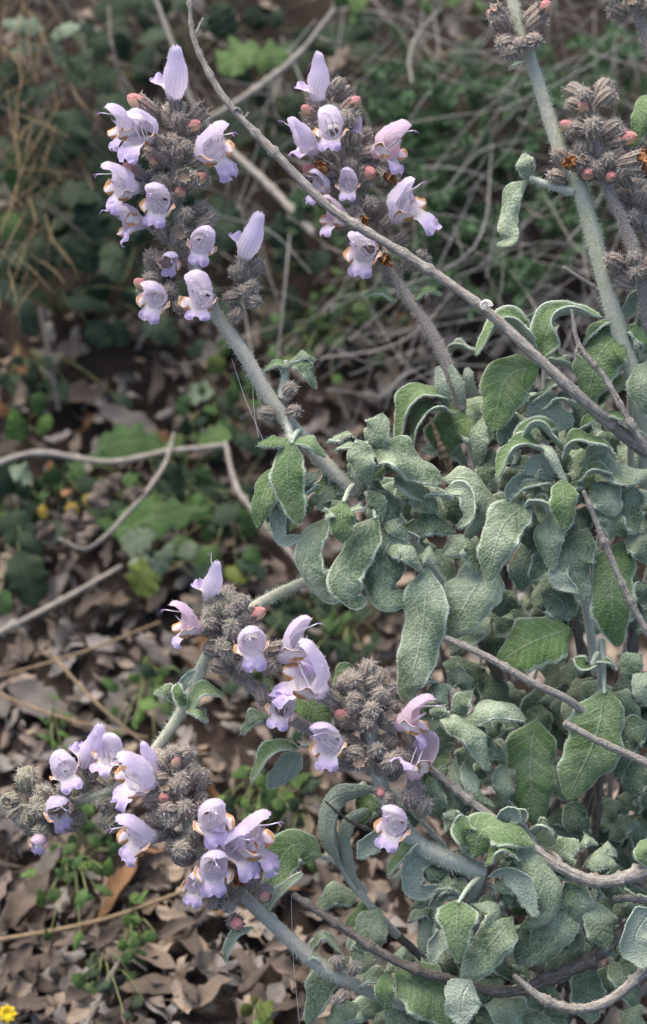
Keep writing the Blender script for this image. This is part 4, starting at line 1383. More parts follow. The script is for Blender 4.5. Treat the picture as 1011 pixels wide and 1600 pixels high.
S.leaf([(826, 280), (800, 300), (792, 345), (796, 372), (774, 382)], 40, (-.35, .3, .9), -44, 'felt', roll=.75, wav=.25)
mb = MB()
add_tube(mb, [P(895, 300, -36), P(860, 290, -44), P(828, 278, -46)], [7 * K, 6 * K, 4.5 * K], 8, 12, hair=300, hair_len=6 * K)
part('side_shoot', mb, [M['stem_white'], M['down']], S.t, S.o)
S.leaf([(815, 92), (805, 95), (796, 104)], 16, (-.2, .7, .6), -44, 'felt')

# --- its neighbour to the right
S = Spike('shorter purplish spike at right with spent brown corolla and no open flowers',
          [(925, 150, -40), (932, 215, -42), (946, 285, -44), (975, 350, -42), (1000, 425, -36), (1016, 520, -10)],
          [5, 7, 8, 9, 9, 9], 'stem_purple', 2600)
for x, y, n, r in ((922, 165, 9, 12), (928, 205, 9, 12), (938, 250, 9, 14), (950, 275, 7, 14), (985, 420, 7, 10), (1000, 435, 6, 8)):
    S.whorl(x, y, -42, n, r, .84, (-.1, 1, 0), .5, .08, 0)
for x, y, d, sc in ((976, 220, (.8, .1, .6), 1.0), (909, 172, (-.3, .3, .9), .8), (950, 280, (.2, -.2, .95), .8)):
    S.bud(x, y, d, sc, -62)
S.calyx(962, 258, -54, (.75, .1, .5), 'open', 1.15, withered=True)
S.calyx(970, 262, -58, (.85, -.1, .45), 'open', 1.05, withered=True)
S.leaf([(958, 262), (955, 248), (964, 236)], 22, (.2, .4, .9), -40, 'green')
S.leaf([(1022, 150), (1006, 160), (1000, 190), (986, 232)], 34, (-.3, .4, .8), -30, 'green', roll=.6, wav=.2)

S = Spike('flower spike cut off at the right edge, purplish calyces only', [(990, 285, -10), (996, 320, -10), (1012, 365, -6), (1024, 430, 0)], [4, 6, 7, 7], 'stem_purple', 900)
for x, y, n in ((990, 305, 8), (1000, 335, 8), (1008, 375, 6)):
    S.whorl(x, y, -10, n, 10, .7, (-.2, 1, 0), .5, .1, 0)
S = Spike('flower spike cut off by the top right corner, grey hairy calyces', [(972, -30, 0), (990, 5, 0), (1004, 45, 0), (1022, 95, 0)], [5, 7, 8, 8], 'stem_purple', 900)
for x, y, n in ((975, -10, 8), (990, 12, 8)):
    S.whorl(x, y, 0, n, 12, .85, (-.2, 1, 0), .3, .1, 0)

# --- middle spike
S = Spike('middle flower spike over the ground, pinkish flower pointing left and a pair pointing right',
          [(345, 935, -20), (358, 985, -22), (378, 1050, -20), (425, 1102, -12), (500, 1146, 10), (610, 1185, 50), (720, 1235, 100)],
          [4, 7, 8.5, 9, 9, 9, 9], 'stem_purple', 3000)
for x, y, n, r in ((350, 945, 9, 8), (352, 972, 10, 16), (360, 1005, 9, 14), (368, 1035, 9, 12), (398, 1050, 7, 12)):
    S.whorl(x, y, -24, n, r, .8, (-.25, 1, 0), .6, .08, 0)
for x, y, d in ((360, 942, (.1, .9, .4)), (376, 945, (.4, .8, .4)), (345, 952, (-.2, .8, .5)), (362, 975, (.1, .1, .95)), (332, 962, (-.4, .6, .6)), (355, 1010, (-.3, -.2, .9))):
    S.calyx(x - 16 * d[0], y + 16 * d[1], -36, d, 'closed', .85, mat='calyx_green')
S.calyx(415, 1015, -30, (.75, .1, .5), 'open', .9)
S.calyx(420, 1085, -26, (.5, -.8, .3), 'open', 1.0)
S.calyx(408, 1070, -26, (.2, -.85, .4), 'closed', .9)
S.flower(328, 950, (-.05, .95, .2), (.70, .1, .65), .80, -40, 1, pink=False)
S.flower(326, 985, (-.92, .10, .30), (.15, 1, .1), .80, -34, 0, pink=True)
S.flower(396, 1002, (-.05, -.12, .95), (.12, 1, .1), .80, -40, 0)
S.flower(424, 1034, (.72, .34, .38), (-.50, .82, .1), 1.0, -34, 0)
S.flower(518, 1092, (-.62, .56, .40), (.62, .78, .05), 1.22, -50, 3, style=False)
S.flower(442, 1110, (-.03, -.08, .98), (.02, 1, .1), .72, -26, 0)
S.bud(402, 958, (.75, .35, .5), .95, -40)
S.bud(366, 974, (.1, .1, .95), .75, -54)

# --- lower middle spike
S = Spike('lower middle flower spike leaning on the tuft, pinkish flower pointing right',
          [(566, 1050, -30), (576, 1110, -30), (586, 1180, -28), (600, 1240, -28), (645, 1312, -24), (700, 1342, -18), (756, 1364, -8)],
          [4, 7, 9, 10, 11.5, 12, 12], 'stem_white', 5200)
for x, y, n, r in ((562, 1062, 9, 10), (578, 1085, 9, 14), (575, 1120, 10, 18), (590, 1140, 8, 18), (582, 1175, 8, 16), (570, 1200, 7, 14), (605, 1205, 7, 12), (625, 1260, 6, 10)):
    S.whorl(x, y, -34, n, r, .8, (-.1, 1, 0), .5, .08, 0)
for x, y, d in ((575, 1050, (.1, .9, .3)), (590, 1062, (.4, .8, .3)), (548, 1070, (-.5, .7, .4)), (620, 1185, (.5, .5, .6)), (648, 1240, (.2, .9, .3)), (640, 1250, (-.1, .8, .5)), (660, 1262, (.3, .8, .4))):
    S.calyx(x - 18 * d[0], y + 18 * d[1], -40, d, 'closed', .95)
S.flower(536, 1160, (-.50, -.05, .85), (.2, 1, .1), .86, -50, 2)
S.flower(604, 1132, (.90, -.05, .35), (.05, 1, .15), .92, -50, 0, pink=True)
S.flower(646, 1228, (.08, .90, .30), (.02, -.3, -.9), .95, -44, 3, pink=True, style=False)
S.flower(632, 1290, (-.35, -.05, .92), (.15, 1, .15), .82, -50, 0)
S.bud(534, 1116, (-.7, .3, .6), .85, -50)
S.bud(594, 1236, (.0, -.2, .95), .6, -56)
S.bud(600, 1062, (.4, .7, .5), .75, -46)

# --- arching stem that ends in the left spike
S = Spike('faded flower spike drooping at far left on an arching pale green stem',
          [(30, 1262, 60), (80, 1258, 50), (135, 1248, 40), (180, 1230, 20), (235, 1180, 0), (285, 1108, -6), (332, 1012, 0), (395, 950, 40), (490, 905, 90), (600, 880, 130)],
          [5, 6, 7, 8, 9, 10, 9, 9, 9, 9], 'stem_green', 3600, 'calyx_green')
for x, y, n in ((40, 1250, 9), (62, 1268, 8), (100, 1260, 8), (125, 1250, 7), (180, 1255, 8), (190, 1240, 6)):
    S.whorl(x, y, 45, n, 14, .85, (-1, .1, 0), .4, .1, .0)
for x, y in ((30, 1245), (45, 1275), (70, 1245), (185, 1265), (120, 1285)):
    S.calyx(x, y, 40, (random.uniform(-.6, .6), random.uniform(-.3, .8), .6), 'closed', .9)
S.flower(108, 1212, (-.15, .30, .75), (-.1, 1, .1), .75, 26, 0)
S.flower(146, 1206, (-.12, .92, .25), (.5, .1, .8), .85, 24, 1, style=False)
S.flower(130, 1210, (.2, .92, .25), (.6, .1, .7), .85, 30, 1, style=False)
S.flower(182, 1196, (-.35, .5, .6), (.2, .9, -.1), .75, 20, 0)
S.flower(74, 1255, (.45, -.15, .7), (-.1, 1, .1), .70, 26, 0)
S.flower(64, 1300, (.0, -.5, .6), (0, .8, .4), .45, 30, 2, pink=True)
S.leaf([(294, 1106), (315, 1078), (350, 1078)], 32, (.1, .8, .6), -16, 'green', roll=-.5)
S.leaf([(292, 1102), (280, 1088), (275, 1066)], 18, (-.2, .5, .8), -18, 'green', roll=-.5)
S.leaf([(294, 1108), (308, 1110), (326, 1126)], 20, (.2, .7, .7), -20, 'green', roll=-.4)
S.leaf([(286, 1100), (262, 1078), (240, 1082)], 26, (-.2, .5, .7), 0, 'felt', roll=.4)
S.leaf([(286, 1095), (290, 1065), (310, 1045)], 22, (.2, .3, -.9), 4, 'felt', roll=.4)

# --- lower left spike
S = Spike('lower left flower spike, lilac flowers round a dense brownish head above the litter',
          [(272, 1195, -30), (284, 1250, -34), (300, 1310, -34), (335, 1355, -30), (385, 1405, -24), (425, 1442, -16), (505, 1512, 0), (600, 1556, 30), (660, 1580, 60)],
          [4, 7, 8.5, 9, 10, 11, 11, 11, 11], 'stem', 3400)
for x, y, n, r in ((275, 1200, 9, 10), (285, 1225, 10, 16), (280, 1255, 11, 20), (290, 1285, 11, 22), (300, 1310, 11, 20), (315, 1335, 9, 16), (345, 1400, 6, 12)):
    S.whorl(x, y, -36, n, r, .8, (-.35, 1, 0), .55, .08, 0)
for x, y, d in ((262, 1195, (-.5, .7, .4)), (282, 1190, (0, .9, .4)), (300, 1212, (.5, .7, .4)), (340, 1408, (-.5, .1, .8)), (358, 1410, (-.1, -.2, .9)), (330, 1320, (.4, .1, .9)), (392, 1380, (.1, .7, .6)), (412, 1395, (.3, .7, .6))):
    S.calyx(x - 14 * d[0], y + 14 * d[1], -42, d, 'closed', .85)
S.flower(254, 1224, (-.78, .32, .45), (.40, .88, .1), 1.05, -44, 3)
S.flower(250, 1214, (-.55, .66, .35), (.5, .6, .5), .72, -34, 1, style=False)
S.flower(252, 1304, (-.86, -.02, .40), (.15, 1, .1), .95, -48, 0)
S.flower(322, 1275, (.28, -.05, .92), (.05, 1, .1), .88, -56, 0)
S.flower(352, 1330, (.80, .18, .36), (-.42, .9, .1), 1.12, -46, 0)
S.flower(350, 1328, (.45, .0, .80), (-.2, 1, .1), .85, -54, 2, cal=False)
S.flower(328, 1350, (.1, -.12, .95), (.05, 1, .1), .85, -60, 0)
S.flower(316, 1376, (-.15, -.35, .85), (.05, .9, .3), .65, -50, 2, cal=False)
S.flower(334, 1314, (.2, .1, .95), (.05, 1, .1), .50, -60, 3, cal=False)
for x, y, d, sc in ((260, 1242, (-.1, .1, .98), .85), (294, 1322, (-.1, -.1, .98), .85), (371, 1437, (.2, -.1, .95), .9), (414, 1396, (.2, .3, .9), .75), (276, 1190, (.1, .7, .6), .7)):
    S.bud(x, y, d, sc, -64)
S.calyx(366, 1362, -46, (.3, -.2, .85), 'open', .9, withered=True)
S.leaf([(392, 1448), (366, 1462), (346, 1500)], 20, (-.5, .4, .6), -16, 'felt', roll=-.6)
S.leaf([(412, 1430), (430, 1400), (470, 1362)], 18, (-.3, .5, .7), -6, 'felt', roll=-.9)
S.leaf([(505, 1505), (490, 1490), (475, 1500)], 20, (-.1, .9, .4), 0, 'felt')
S.leaf([(560, 1545), (570, 1530), (600, 1530)], 20, (.1, .9, .4), 10, 'felt')
for x, y, d in ((548, 1525, (.3, .8, .4)), (540, 1548, (-.5, -.5, .6)), (530, 1518, (-.1, .9, .4))):
    S.calyx(x, y, -6, d, 'closed', .7)


# ------------------------------------------------------------------ dry branches and twigs
def branch(label, pts, radii, mat='bark', name='dry_branch', cat='branch', side=(), n=None, knots=6, rough=.10, group=None):
    w = [P(*p) for p in pts]
    mb = MB()
    add_tube(mb, w, [r * K for r in radii], 9, n or max(24, len(pts) * 12), rough=rough, knots=knots)
    c = spline(w, 80)
    for _ in range(knots * 3):                                   # stubs and peeling flakes
        i = RNG.integers(2, 78)
        r = np.interp(i / 79, np.linspace(0, 1, len(radii)), radii) * K
        d = nrm(RNG.normal(size=3)); tt = nrm(c[i + 1] - c[i - 1])
        d = nrm(d - tt * np.dot(d, tt))
        add_tube(mb, [c[i] + d * r * .6, c[i] + d * (r + 3.5 * K * RNG.random()) + tt * 3 * K * RNG.normal()], [1.8 * K, .7 * K], 5, 4)
    for sp in side:
        add_tube(mb, [P(*p) for p in sp[0]], [r * K for r in sp[1]], 8, 22, rough=rough, knots=2)
    o = w[-1]
    return solo(name, mb, [M[mat]], label, cat, o, group)


branch('long bare grey branch crossing diagonally from the top edge into the sage', [(296, -10, -30), (303, 60, -34), (340, 138, -40), (382, 190, -44), (440, 250, -48), (520, 328, -52), (640, 402, -58), (750, 478, -64), (830, 550, -68), (900, 615, -60), (960, 668, -20), (1040, 730, 60)],
       [3.5, 4.5, 6, 7, 7, 7.2, 7.6, 8, 8.6, 9.5, 10, 10], knots=12,
       side=[([(303, 60, -34), (312, 40, -30), (318, 28, -28)], [2.5, 2]), ([(398, 205, -46), (445, 262, -46), (482, 298, -46)], [3, 3.5, 2]), ([(378, 180, -44), (372, 170, -48), (365, 172, -50)], [3.5, 2.5]), ([(382, 190, -44), (388, 176, -48)], [3, 2])])
branch('thin brown twig slanting down to the right edge', [(893, 484, -60), (905, 540, -62), (946, 592, -64), (985, 662, -64), (1030, 730, -50)], [2.5, 4.5, 5, 5.5, 6], knots=6, side=[([(905, 540, -62), (900, 552, -66), (908, 560, -66)], [3, 2])])
branch('straight pale twig over the dark leaves at right', [(912, 768, -70), (950, 860, -66), (985, 940, -60), (1030, 1020, -50)], [3.5, 5, 5.5, 6], knots=5)
branch('bare grey twig across the middle of the sage, broken end at left', [(682, 990, -14), (760, 1026, -22), (830, 1066, -20), (900, 1102, 0), (980, 1180, 60)], [5.5, 6, 6.5, 6.5, 6], knots=3, rough=.05)
branch('short grey twig ending over the big green leaf', [(882, 1130, -30), (940, 1160, -28), (1040, 1205, -20)], [5.5, 6.5, 7], knots=2, rough=.06)
branch('forked grey branch running to the right edge under the sage leaves', [(600, 1075, 40), (640, 1160, 20), (668, 1196, 0), (720, 1240, -14), (775, 1282, -22), (830, 1322, -30), (880, 1358, -34), (945, 1378, -34), (1040, 1350, -20)], [4, 5, 6, 7, 7, 8, 9.5, 11, 12], knots=9, side=[([(880, 1358, -34), (872, 1340, -20), (850, 1325, 0)], [4, 3])])
branch('long dark twig with a snapped tip over the litter, reaching right', [(458, 1398, -30), (530, 1446, -26), (620, 1502, -16), (700, 1530, 0), (790, 1550, 14), (860, 1528, 22), (935, 1490, 30), (1030, 1400, 50)], [5, 7, 8, 8, 9, 11, 11, 11], 'bark_dark', knots=8)
branch('hooked grey twig curving along the bottom right corner', [(803, 1524, -50), (850, 1562, -52), (905, 1576, -52), (960, 1558, -48), (1035, 1490, -40)], [4, 8, 8.5, 9, 10], knots=6)
branch('knotty twig end poking in from the lower right edge', [(958, 1404, -5), (985, 1404, -5), (1040, 1412, 0)], [5, 6, 7], knots=3)
branch('thin twig tip above the litter, left of the bent shoot', [(508, 1252, 90), (545, 1282, 100), (600, 1310, 120), (680, 1380, 160)], [1.5, 3, 4, 4], 'bark_dark', knots=6)
branch('dry twig stub among the upper sage leaves', [(672, 652, 60), (690, 700, 70), (708, 745, 90)], [2, 5, 7], 'straw', knots=3)
branch('pale twig tip left of the thick upright stem', [(880, 418, 60), (915, 440, 62), (960, 470, 64)], [3, 3.5, 3.5], knots=1)
# background twigs lying on or standing over the ground


def gtwig(label, pts, radii, mat='bark', lift=0.03, group=None, name='dry_twig', knots=3, rough=.08):
    w = [G(p[0], p[1], p[2] if len(p) > 2 else lift) for p in pts]
    mb = MB()
    add_tube(mb, w, [r * K * 1.4 for r in radii], 7, max(16, len(pts) * 9), rough=rough, knots=knots)
    return solo(name, mb, [M[mat]], label, 'twig', w[-1], group)


gtwig('smooth grey twig lying level across the left middle ground', [(-20, 730, .05), (60, 708, .05), (170, 722, .05), (260, 706, .05), (350, 696, .05)], [5, 5.5, 5, 5, 4])
gtwig('bent twig dropping from the end of the level grey twig', [(352, 690, .06), (366, 750, .06), (390, 792, .06), (475, 888, .05)], [4, 4.5, 4.5, 4])
gtwig('pale crooked twig with curled dead leaves at its tip, left', [(272, 676, .05), (256, 728, .06), (210, 790, .07), (140, 856, .07), (92, 842, .08)], [2.5, 3.2, 3.8, 4, 3], 'bark')
gtwig('pale straw slanting over the lower left litter, upper end near the left middle', [(82, 1024, .05), (150, 1098, .045), (228, 1164, .03)], [2.5, 2.6, 2.2], 'straw', rough=.02, knots=0)
gtwig('long tan straw low at the left edge', [(-20, 1078, .03), (100, 1122, .03), (230, 1152, .03)], [2.4, 2.4, 2], 'straw', rough=.02, knots=0)
gtwig('tan straw rising rightwards below the green rosette', [(-20, 1062, .02), (120, 1022, .03), (250, 972, .03)], [2, 2.4, 2], 'straw', rough=.02, knots=0)
gtwig('grey twig slanting at the left edge below the yellowing plant', [(-20, 998, .02), (90, 942, .02), (190, 885, .02)], [5, 4.5, 4])
gtwig('pale grass stalk lying near the bottom left', [(-20, 1472, .02), (150, 1440, .02), (300, 1388, .02)], [3.5, 3.5, 2.5], 'straw', knots=0, rough=.03)
gtwig('short dark twig at the bottom edge in the litter', [(130, 1612, .02), (180, 1512, .02), (212, 1474, .02)], [4, 4, 3], 'bark_dark')
gtwig('brown twig running down from the top edge behind the first spike', [(236, -20, .16), (270, 70, .15), (300, 160, .14), (345, 225, .12)], [3.5, 4, 4, 4])
gtwig('grey branch leaning up to the right behind the two upper spikes', [(524, 14, .16), (460, 92, .14), (370, 160, .12), (300, 200, .1)], [4, 6, 6, 6])
gtwig('grey-brown branch behind the first spike, sloping down rightwards', [(318, 190, .10), (350, 225, .1), (420, 290, .1), (490, 365, .1)], [6, 6.5, 6.5, 6])
gtwig('slender dark stalk standing left of the first spike', [(170, 10, .12), (175, 70, .12), (200, 150, .1)], [2.5, 2.5, 2.5], 'bark_dark')
gtwig('dull twig upright in the litter at left', [(62, 480, .06), (78, 560, .05), (92, 640, .03)], [3.5, 4, 4], 'bark_dark')
gtwig('loop-ended pale stalk in the tangle right of the second spike', [(690, 12, .14), (655, 50, .14), (640, 90, .14), (644, 130, .14)], [2, 2.5, 2.5, 2.5])
gtwig('long pale grey stalk crossing behind the upper right tangle', [(500, 560, .08), (600, 545, .08), (660, 510, .09), (720, 440, .1)], [2, 2.3, 2.3, 2])
for k, (a, b) in enumerate((((100, 150), (10, 330)), ((0, 110), (70, 200)), ((40, 250), (30, 420)), ((10, 140), (60, 330)), ((0, 260), (110, 270)), ((60, 340), (10, 470)), ((-10, 460), (20, 548)), ((70, 60), (0, 130)),
                            ((45, 210), (105, 330)), ((20, 175), (110, 215)), ((60, 180), (130, 290)), ((0, 85), (60, 88)), ((75, 370), (125, 440)), ((25, 400), (80, 455)), ((0, 410), (40, 330)), ((80, 30), (120, 110)),
                            ((10, 200), (75, 240)), ((110, 130), (160, 190)), ((-5, 300), (55, 380)), ((45, 380), (60, 450)), ((0, 365), (35, 250)), ((30, 0), (70, 70))) + tuple(((cx_ - dx_, cy_ - dy_), (cx_ + dx_, cy_ + dy_)) for cx_, cy_, dx_, dy_ in [(random.gauss(35, 28), random.uniform(-10, 480), random.gauss(0, 24), random.uniform(20, 58)) for _q in range(62)])):
    l1, l2 = random.uniform(.10, .18), random.uniform(.08, .16)
    gtwig('dry tan pine needle caught in the leafy tangle at the upper left', [(a[0], a[1], l1), ((a[0] + b[0]) / 2 + random.uniform(-8, 8), (a[1] + b[1]) / 2, (l1 + l2) / 2 + .01), (b[0], b[1], l2)], [.8, 1.3, .8], 'needle', group='dry pine needles hanging at the left', name='pine_needle', knots=0, rough=.02)
# long silk threads
for k, (a, b, lab) in enumerate((((362, 560, -6), (412, 690, -22), 'fine spider thread from the bare stem down to the little green leaf'),
                                 ((395, 590, -4), (404, 684, -22), 'short spider thread beside the bare stem'),
                                 ((455, 1400, -30), (468, 1600, -10), 'fine spider thread hanging from the snapped dark twig'))):
    mb = MB()
    add_tube(mb, [P(*a), P((a[0] + b[0]) / 2 - 3, (a[1] + b[1]) / 2, (a[2] + b[2]) / 2), P(*b)], [.22 * K, .22 * K], 5, 14)
    solo('spider_thread', mb, [M['silk']], lab, 'spider thread', P(*b))
# snail shell on the branch
mb = MB()
sh = []
rad = []
for k in range(60):
    a = k / 59 * 4.6 * math.pi
    rr = 9.0 * math.exp(-0.16 * a)
    sh.append(P(757, 479, -84) + K * (rr * math.cos(a) * V(1, .1, 0) + rr * math.sin(a) * V(0, 1, .1) + (9 - rr) * .55 * V(.1, .25, 1)))
    rad.append(rr * .62 * K)
add_tube(mb, sh[::1], rad, 8, 120, cap=True)
solo('snail_shell', mb, [M['shell']], 'tiny white spiral snail shell on the long bare branch', 'snail shell', P(757, 484, -76))


# ------------------------------------------------------------------ background plants
def herb_leaf_into(mb, p, d, ln, w, up, mat=0, prof=prof_sage, **kw):
    d = nrm(np.asarray(d, float))
    q = [p, p + d * ln * .5 + up * ln * .10, p + d * ln - up * ln * .04]
    leaf_into(mb, q, w, up, nt=14, ns=7, th=.6 * K, hairs=0, mats=(mat, mat, mat, mat), prof=prof, **kw)


def herb(label, gx_, gy_, leaves, mats, cat='wild plant', name='wild_plant', group=None, lift=.04):
    """leaves: (x, y, length, width, angle in the picture, material, lift)"""
    base = G(gx_, gy_)
    t = thing(name, label, cat, base, group)
    sb = MB()
    for (x, y, ln, w, ang, m, lf) in leaves:
        p = G(x, y, lf)
        d = math.cos(ang) * R + math.sin(ang) * (0.75 * U + 0.25 * np.array([0, 0, 1])) - 0.15 * F
        up = nrm(np.array([random.uniform(-.35, .35), random.uniform(-.75, -.1), 1.0]))
        add_tube(sb, [base, (base + p) / 2 + np.array([0, 0, .012]), p + nrm(d) * 2 * K], [1.8 * K, 1.5 * K, 1.1 * K], 5, 8)
        mb = MB()
        herb_leaf_into(mb, p, d, ln * K * 1.45, w * K * 1.45, up, roll=random.uniform(.1, .7), wav=random.uniform(.08, .25), nw=random.uniform(1.5, 5.5), lob=random.uniform(.08, .24), prof=random.choice((prof_sage, prof_point, prof_oval)))
        part('leaf', mb, [M[m]], t, base)
    part('stem', sb, [M['herb_stem']], t, base)
    return t


def rl(cx, cy, n, sx, sy, ln, w, mats, lift=.05, dl=.03):
    out = []
    for _ in range(n):
        a = random.uniform(0, 6.28)
        out.append((cx + random.gauss(0, sx), cy + random.gauss(0, sy), ln * random.uniform(.6, 1.3), w * random.uniform(.5, .95), a, random.choice(mats), max(.01, lift + random.uniform(-dl, dl))))
    return out


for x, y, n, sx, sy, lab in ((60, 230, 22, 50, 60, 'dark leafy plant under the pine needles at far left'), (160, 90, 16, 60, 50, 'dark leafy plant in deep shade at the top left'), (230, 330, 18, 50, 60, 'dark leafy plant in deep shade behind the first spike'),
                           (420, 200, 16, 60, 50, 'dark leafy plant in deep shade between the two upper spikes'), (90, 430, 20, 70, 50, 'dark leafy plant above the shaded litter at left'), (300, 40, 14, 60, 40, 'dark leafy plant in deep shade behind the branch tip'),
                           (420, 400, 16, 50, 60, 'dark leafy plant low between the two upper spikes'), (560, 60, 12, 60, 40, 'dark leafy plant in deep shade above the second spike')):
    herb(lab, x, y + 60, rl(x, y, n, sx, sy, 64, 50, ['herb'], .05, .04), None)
herb('pale woolly-leaved plant at the top left corner', 50, 120, [(70, 45, 70, 40, 3.0, 'herb_grey', .14), (80, 55, 50, 36, .3, 'herb_grey', .14), (80, 90, 50, 34, 1.2, 'herb_grey', .13), (60, 70, 50, 34, 3.6, 'herb_grey', .13), (40, 140, 60, 44, 2.4, 'herb', .1)], None)
herb('broad dark green leaves in the shade left of the first spike', 140, 300, [(110, 130, 70, 60, 1.0, 'herb', .13), (150, 150, 70, 60, -.5, 'herb', .12), (120, 170, 90, 70, -1.9, 'herb', .12), (140, 130, 50, 45, .3, 'herb', .12), (160, 210, 70, 70, -1.4, 'herb', .08), (60, 160, 60, 55, 2.8, 'herb', .09)], None)
herb('leafy green plant low behind the left flowers', 120, 420, [(95, 300, 70, 56, -.2, 'herb', .10), (130, 310, 70, 60, -1.2, 'herb', .10), (60, 310, 60, 50, -1.8, 'herb', .09), (150, 290, 50, 44, .8, 'herb', .09), (140, 360, 70, 66, -1.6, 'herb', .07), (30, 300, 70, 50, 1.6, 'herb_mid', .1), (10, 330, 60, 50, -1.3, 'herb_mid', .1), (165, 340, 50, 50, -.6, 'herb', .07)], None)
herb('large green leaf cluster behind the dry branch at the top', 400, 120, [(340, 110, 80, 70, .5, 'herb_mid', .12), (395, 95, 60, 60, .2, 'herb_mid', .12), (360, 60, 60, 56, 2.0, 'herb', .12), (430, 75, 50, 50, -.4, 'herb', .1), (440, 175, 48, 42, .6, 'herb', .08), (500, 70, 90, 60, .3, 'herb', .07)], None)
herb('green sprig at the top edge above the second spike', 545, 20, [(545, 15, 40, 34, .6, 'herb_mid', .12), (540, 10, 40, 30, 2.2, 'herb_mid', .12), (550, 20, 30, 26, -1.0, 'herb_mid', .12), (205, 5, 50, 40, .3, 'herb', .12)], None)
herb('shaded dark-leaved plant under the first spike', 170, 500, rl(170, 450, 9, 50, 40, 66, 54, ['herb', 'herb'], .05, .03), None)
herb('dull green leaves behind the lower end of the first spike', 330, 360, rl(340, 300, 7, 50, 60, 60, 44, ['herb'], .06, .03), None)
herb('clump of small round green leaves below the second spike', 510, 530, rl(515, 515, 34, 55, 32, 26, 22, ['herb_mid', 'herb_mid', 'herb'], .05, .03), None)
herb('green clover-like patch behind the bare stem', 560, 450, rl(560, 455, 16, 30, 22, 24, 20, ['herb_mid', 'herb_bright'], .05, .02), None)
herb('plant with one round yellow leaf beside the bare stem', 320, 610, [(335, 585, 34, 30, 1.4, 'herb_olive', .04), (290, 620, 50, 40, .2, 'herb_grey', .03), (345, 555, 30, 26, 1.2, 'herb_mid', .04), (370, 600, 40, 34, .4, 'herb', .03), (300, 560, 40, 30, 1.0, 'herb', .03)], None)
herb('bright green upright leaf pair at the left edge', 40, 700, [(30, 690, 60, 40, 1.7, 'herb_bright', .03), (60, 680, 40, 24, 1.0, 'herb_bright', .03), (60, 650, 40, 30, 1.5, 'herb_mid', .05), (10, 650, 30, 24, 2.2, 'herb_red', .03)], None)
herb('small plant with yellow and red leaves under the level twig', 100, 790, [(65, 788, 22, 15, -1.4, 'herb_yellow', .05), (108, 785, 26, 18, -1.2, 'herb_yellow', .05), (95, 772, 18, 12, .3, 'herb_red', .06), (130, 775, 24, 20, -.6, 'herb_yellow', .05), (75, 735, 16, 10, 1.2, 'herb_red', .06), (50, 750, 40, 32, 2.6, 'herb_grey', .05), (105, 745, 34, 28, .6, 'herb_mid', .06), (60, 775, 18, 12, .1, 'herb_mid', .06), (80, 760, 40, 34, 1.5, 'herb_mid', .05), (120, 760, 40, 30, .2, 'herb', .05)], None)
herb('large pointed green leaf lying behind the crooked twig', 200, 850, [(180, 830, 150, 78, .25, 'herb_mid', .03), (330, 810, 50, 40, .3, 'herb', .03), (200, 840, 60, 40, 2.6, 'herb_mid', .02), (260, 850, 60, 46, -.3, 'herb_mid', .02)], None)
herb('broad soft green leaf beneath the level grey twig', 230, 720, [(150, 700, 110, 60, .1, 'herb_mid', .02), (240, 745, 90, 50, -.3, 'herb', .02), (310, 690, 60, 40, .3, 'herb_mid', .03), (300, 760, 60, 40, -.2, 'herb', .02)], None)
herb('grey-green downy leaves above the middle spike', 240, 900, [(190, 860, 60, 40, .5, 'herb_grey', .03), (240, 895, 60, 34, 1.0, 'herb_grey', .04), (280, 870, 34, 28, .6, 'herb_grey', .04), (215, 930, 60, 60, 1.2, 'herb_olive', .02), (200, 880, 50, 36, -.2, 'herb_grey', .03), (300, 900, 50, 30, .2, 'herb', .03), (350, 890, 40, 30, -.4, 'herb_olive', .02)], None)
herb('dull green ground cover beneath the level grey twig, left side', 120, 760, rl(120, 745, 16, 60, 30, 46, 34, ['herb', 'herb_mid'], .02, .012), None)
herb('dull green ground cover around the large pointed leaf', 290, 780, rl(285, 775, 18, 60, 45, 44, 32, ['herb', 'herb_mid', 'herb'], .02, .012), None)
herb('leafy cover at the left edge over the red soil', 30, 800, rl(30, 790, 14, 36, 50, 50, 38, ['herb', 'herb_mid', 'herb'], .025, .012), None)
herb('dark jagged leaf at the left edge', 30, 880, [(30, 860, 90, 60, -1.3, 'herb', .04), (10, 800, 70, 50, -1.0, 'herb', .04), (20, 770, 60, 44, 2.2, 'herb', .03), (50, 840, 60, 44, .3, 'herb', .03)], None)
herb('leafy patch in the shade left of the curled tuft', 360, 830, rl(350, 820, 16, 50, 50, 50, 36, ['herb', 'herb_mid'], .03, .015), None)
herb('green patch right below the bare stem', 330, 660, rl(350, 650, 18, 50, 30, 30, 24, ['herb', 'herb_mid'], .03, .015), None)
herb('bright small leaves behind the pair of pointing flowers', 540, 1000, rl(545, 985, 18, 40, 30, 32, 26, ['herb_mid', 'herb', 'herb'], .03, .02), None)
herb('dark leaves under the curled tuft', 470, 960, rl(470, 960, 14, 50, 30, 44, 34, ['herb', 'herb'], .03, .02), None)
herb('small green plant between the two lower left spikes', 235, 1070, rl(225, 1085, 20, 40, 32, 26, 22, ['herb_mid', 'herb', 'herb_bright'], .025, .015), None)
herb('little green weed right of the lower left spike', 410, 1250, rl(405, 1245, 26, 32, 32, 26, 20, ['herb_mid', 'herb_bright', 'herb'], .03, .02), None)
herb('sprawling green weed in the litter below the left spike', 120, 1370, rl(120, 1365, 34, 42, 50, 26, 20, ['herb_mid', 'herb_bright', 'herb_mid'], .03, .015), None)
herb('tiny green weed left of the drooping stem', 88, 1145, rl(85, 1135, 10, 8, 22, 18, 8, ['herb_bright'], .03, .015), None)
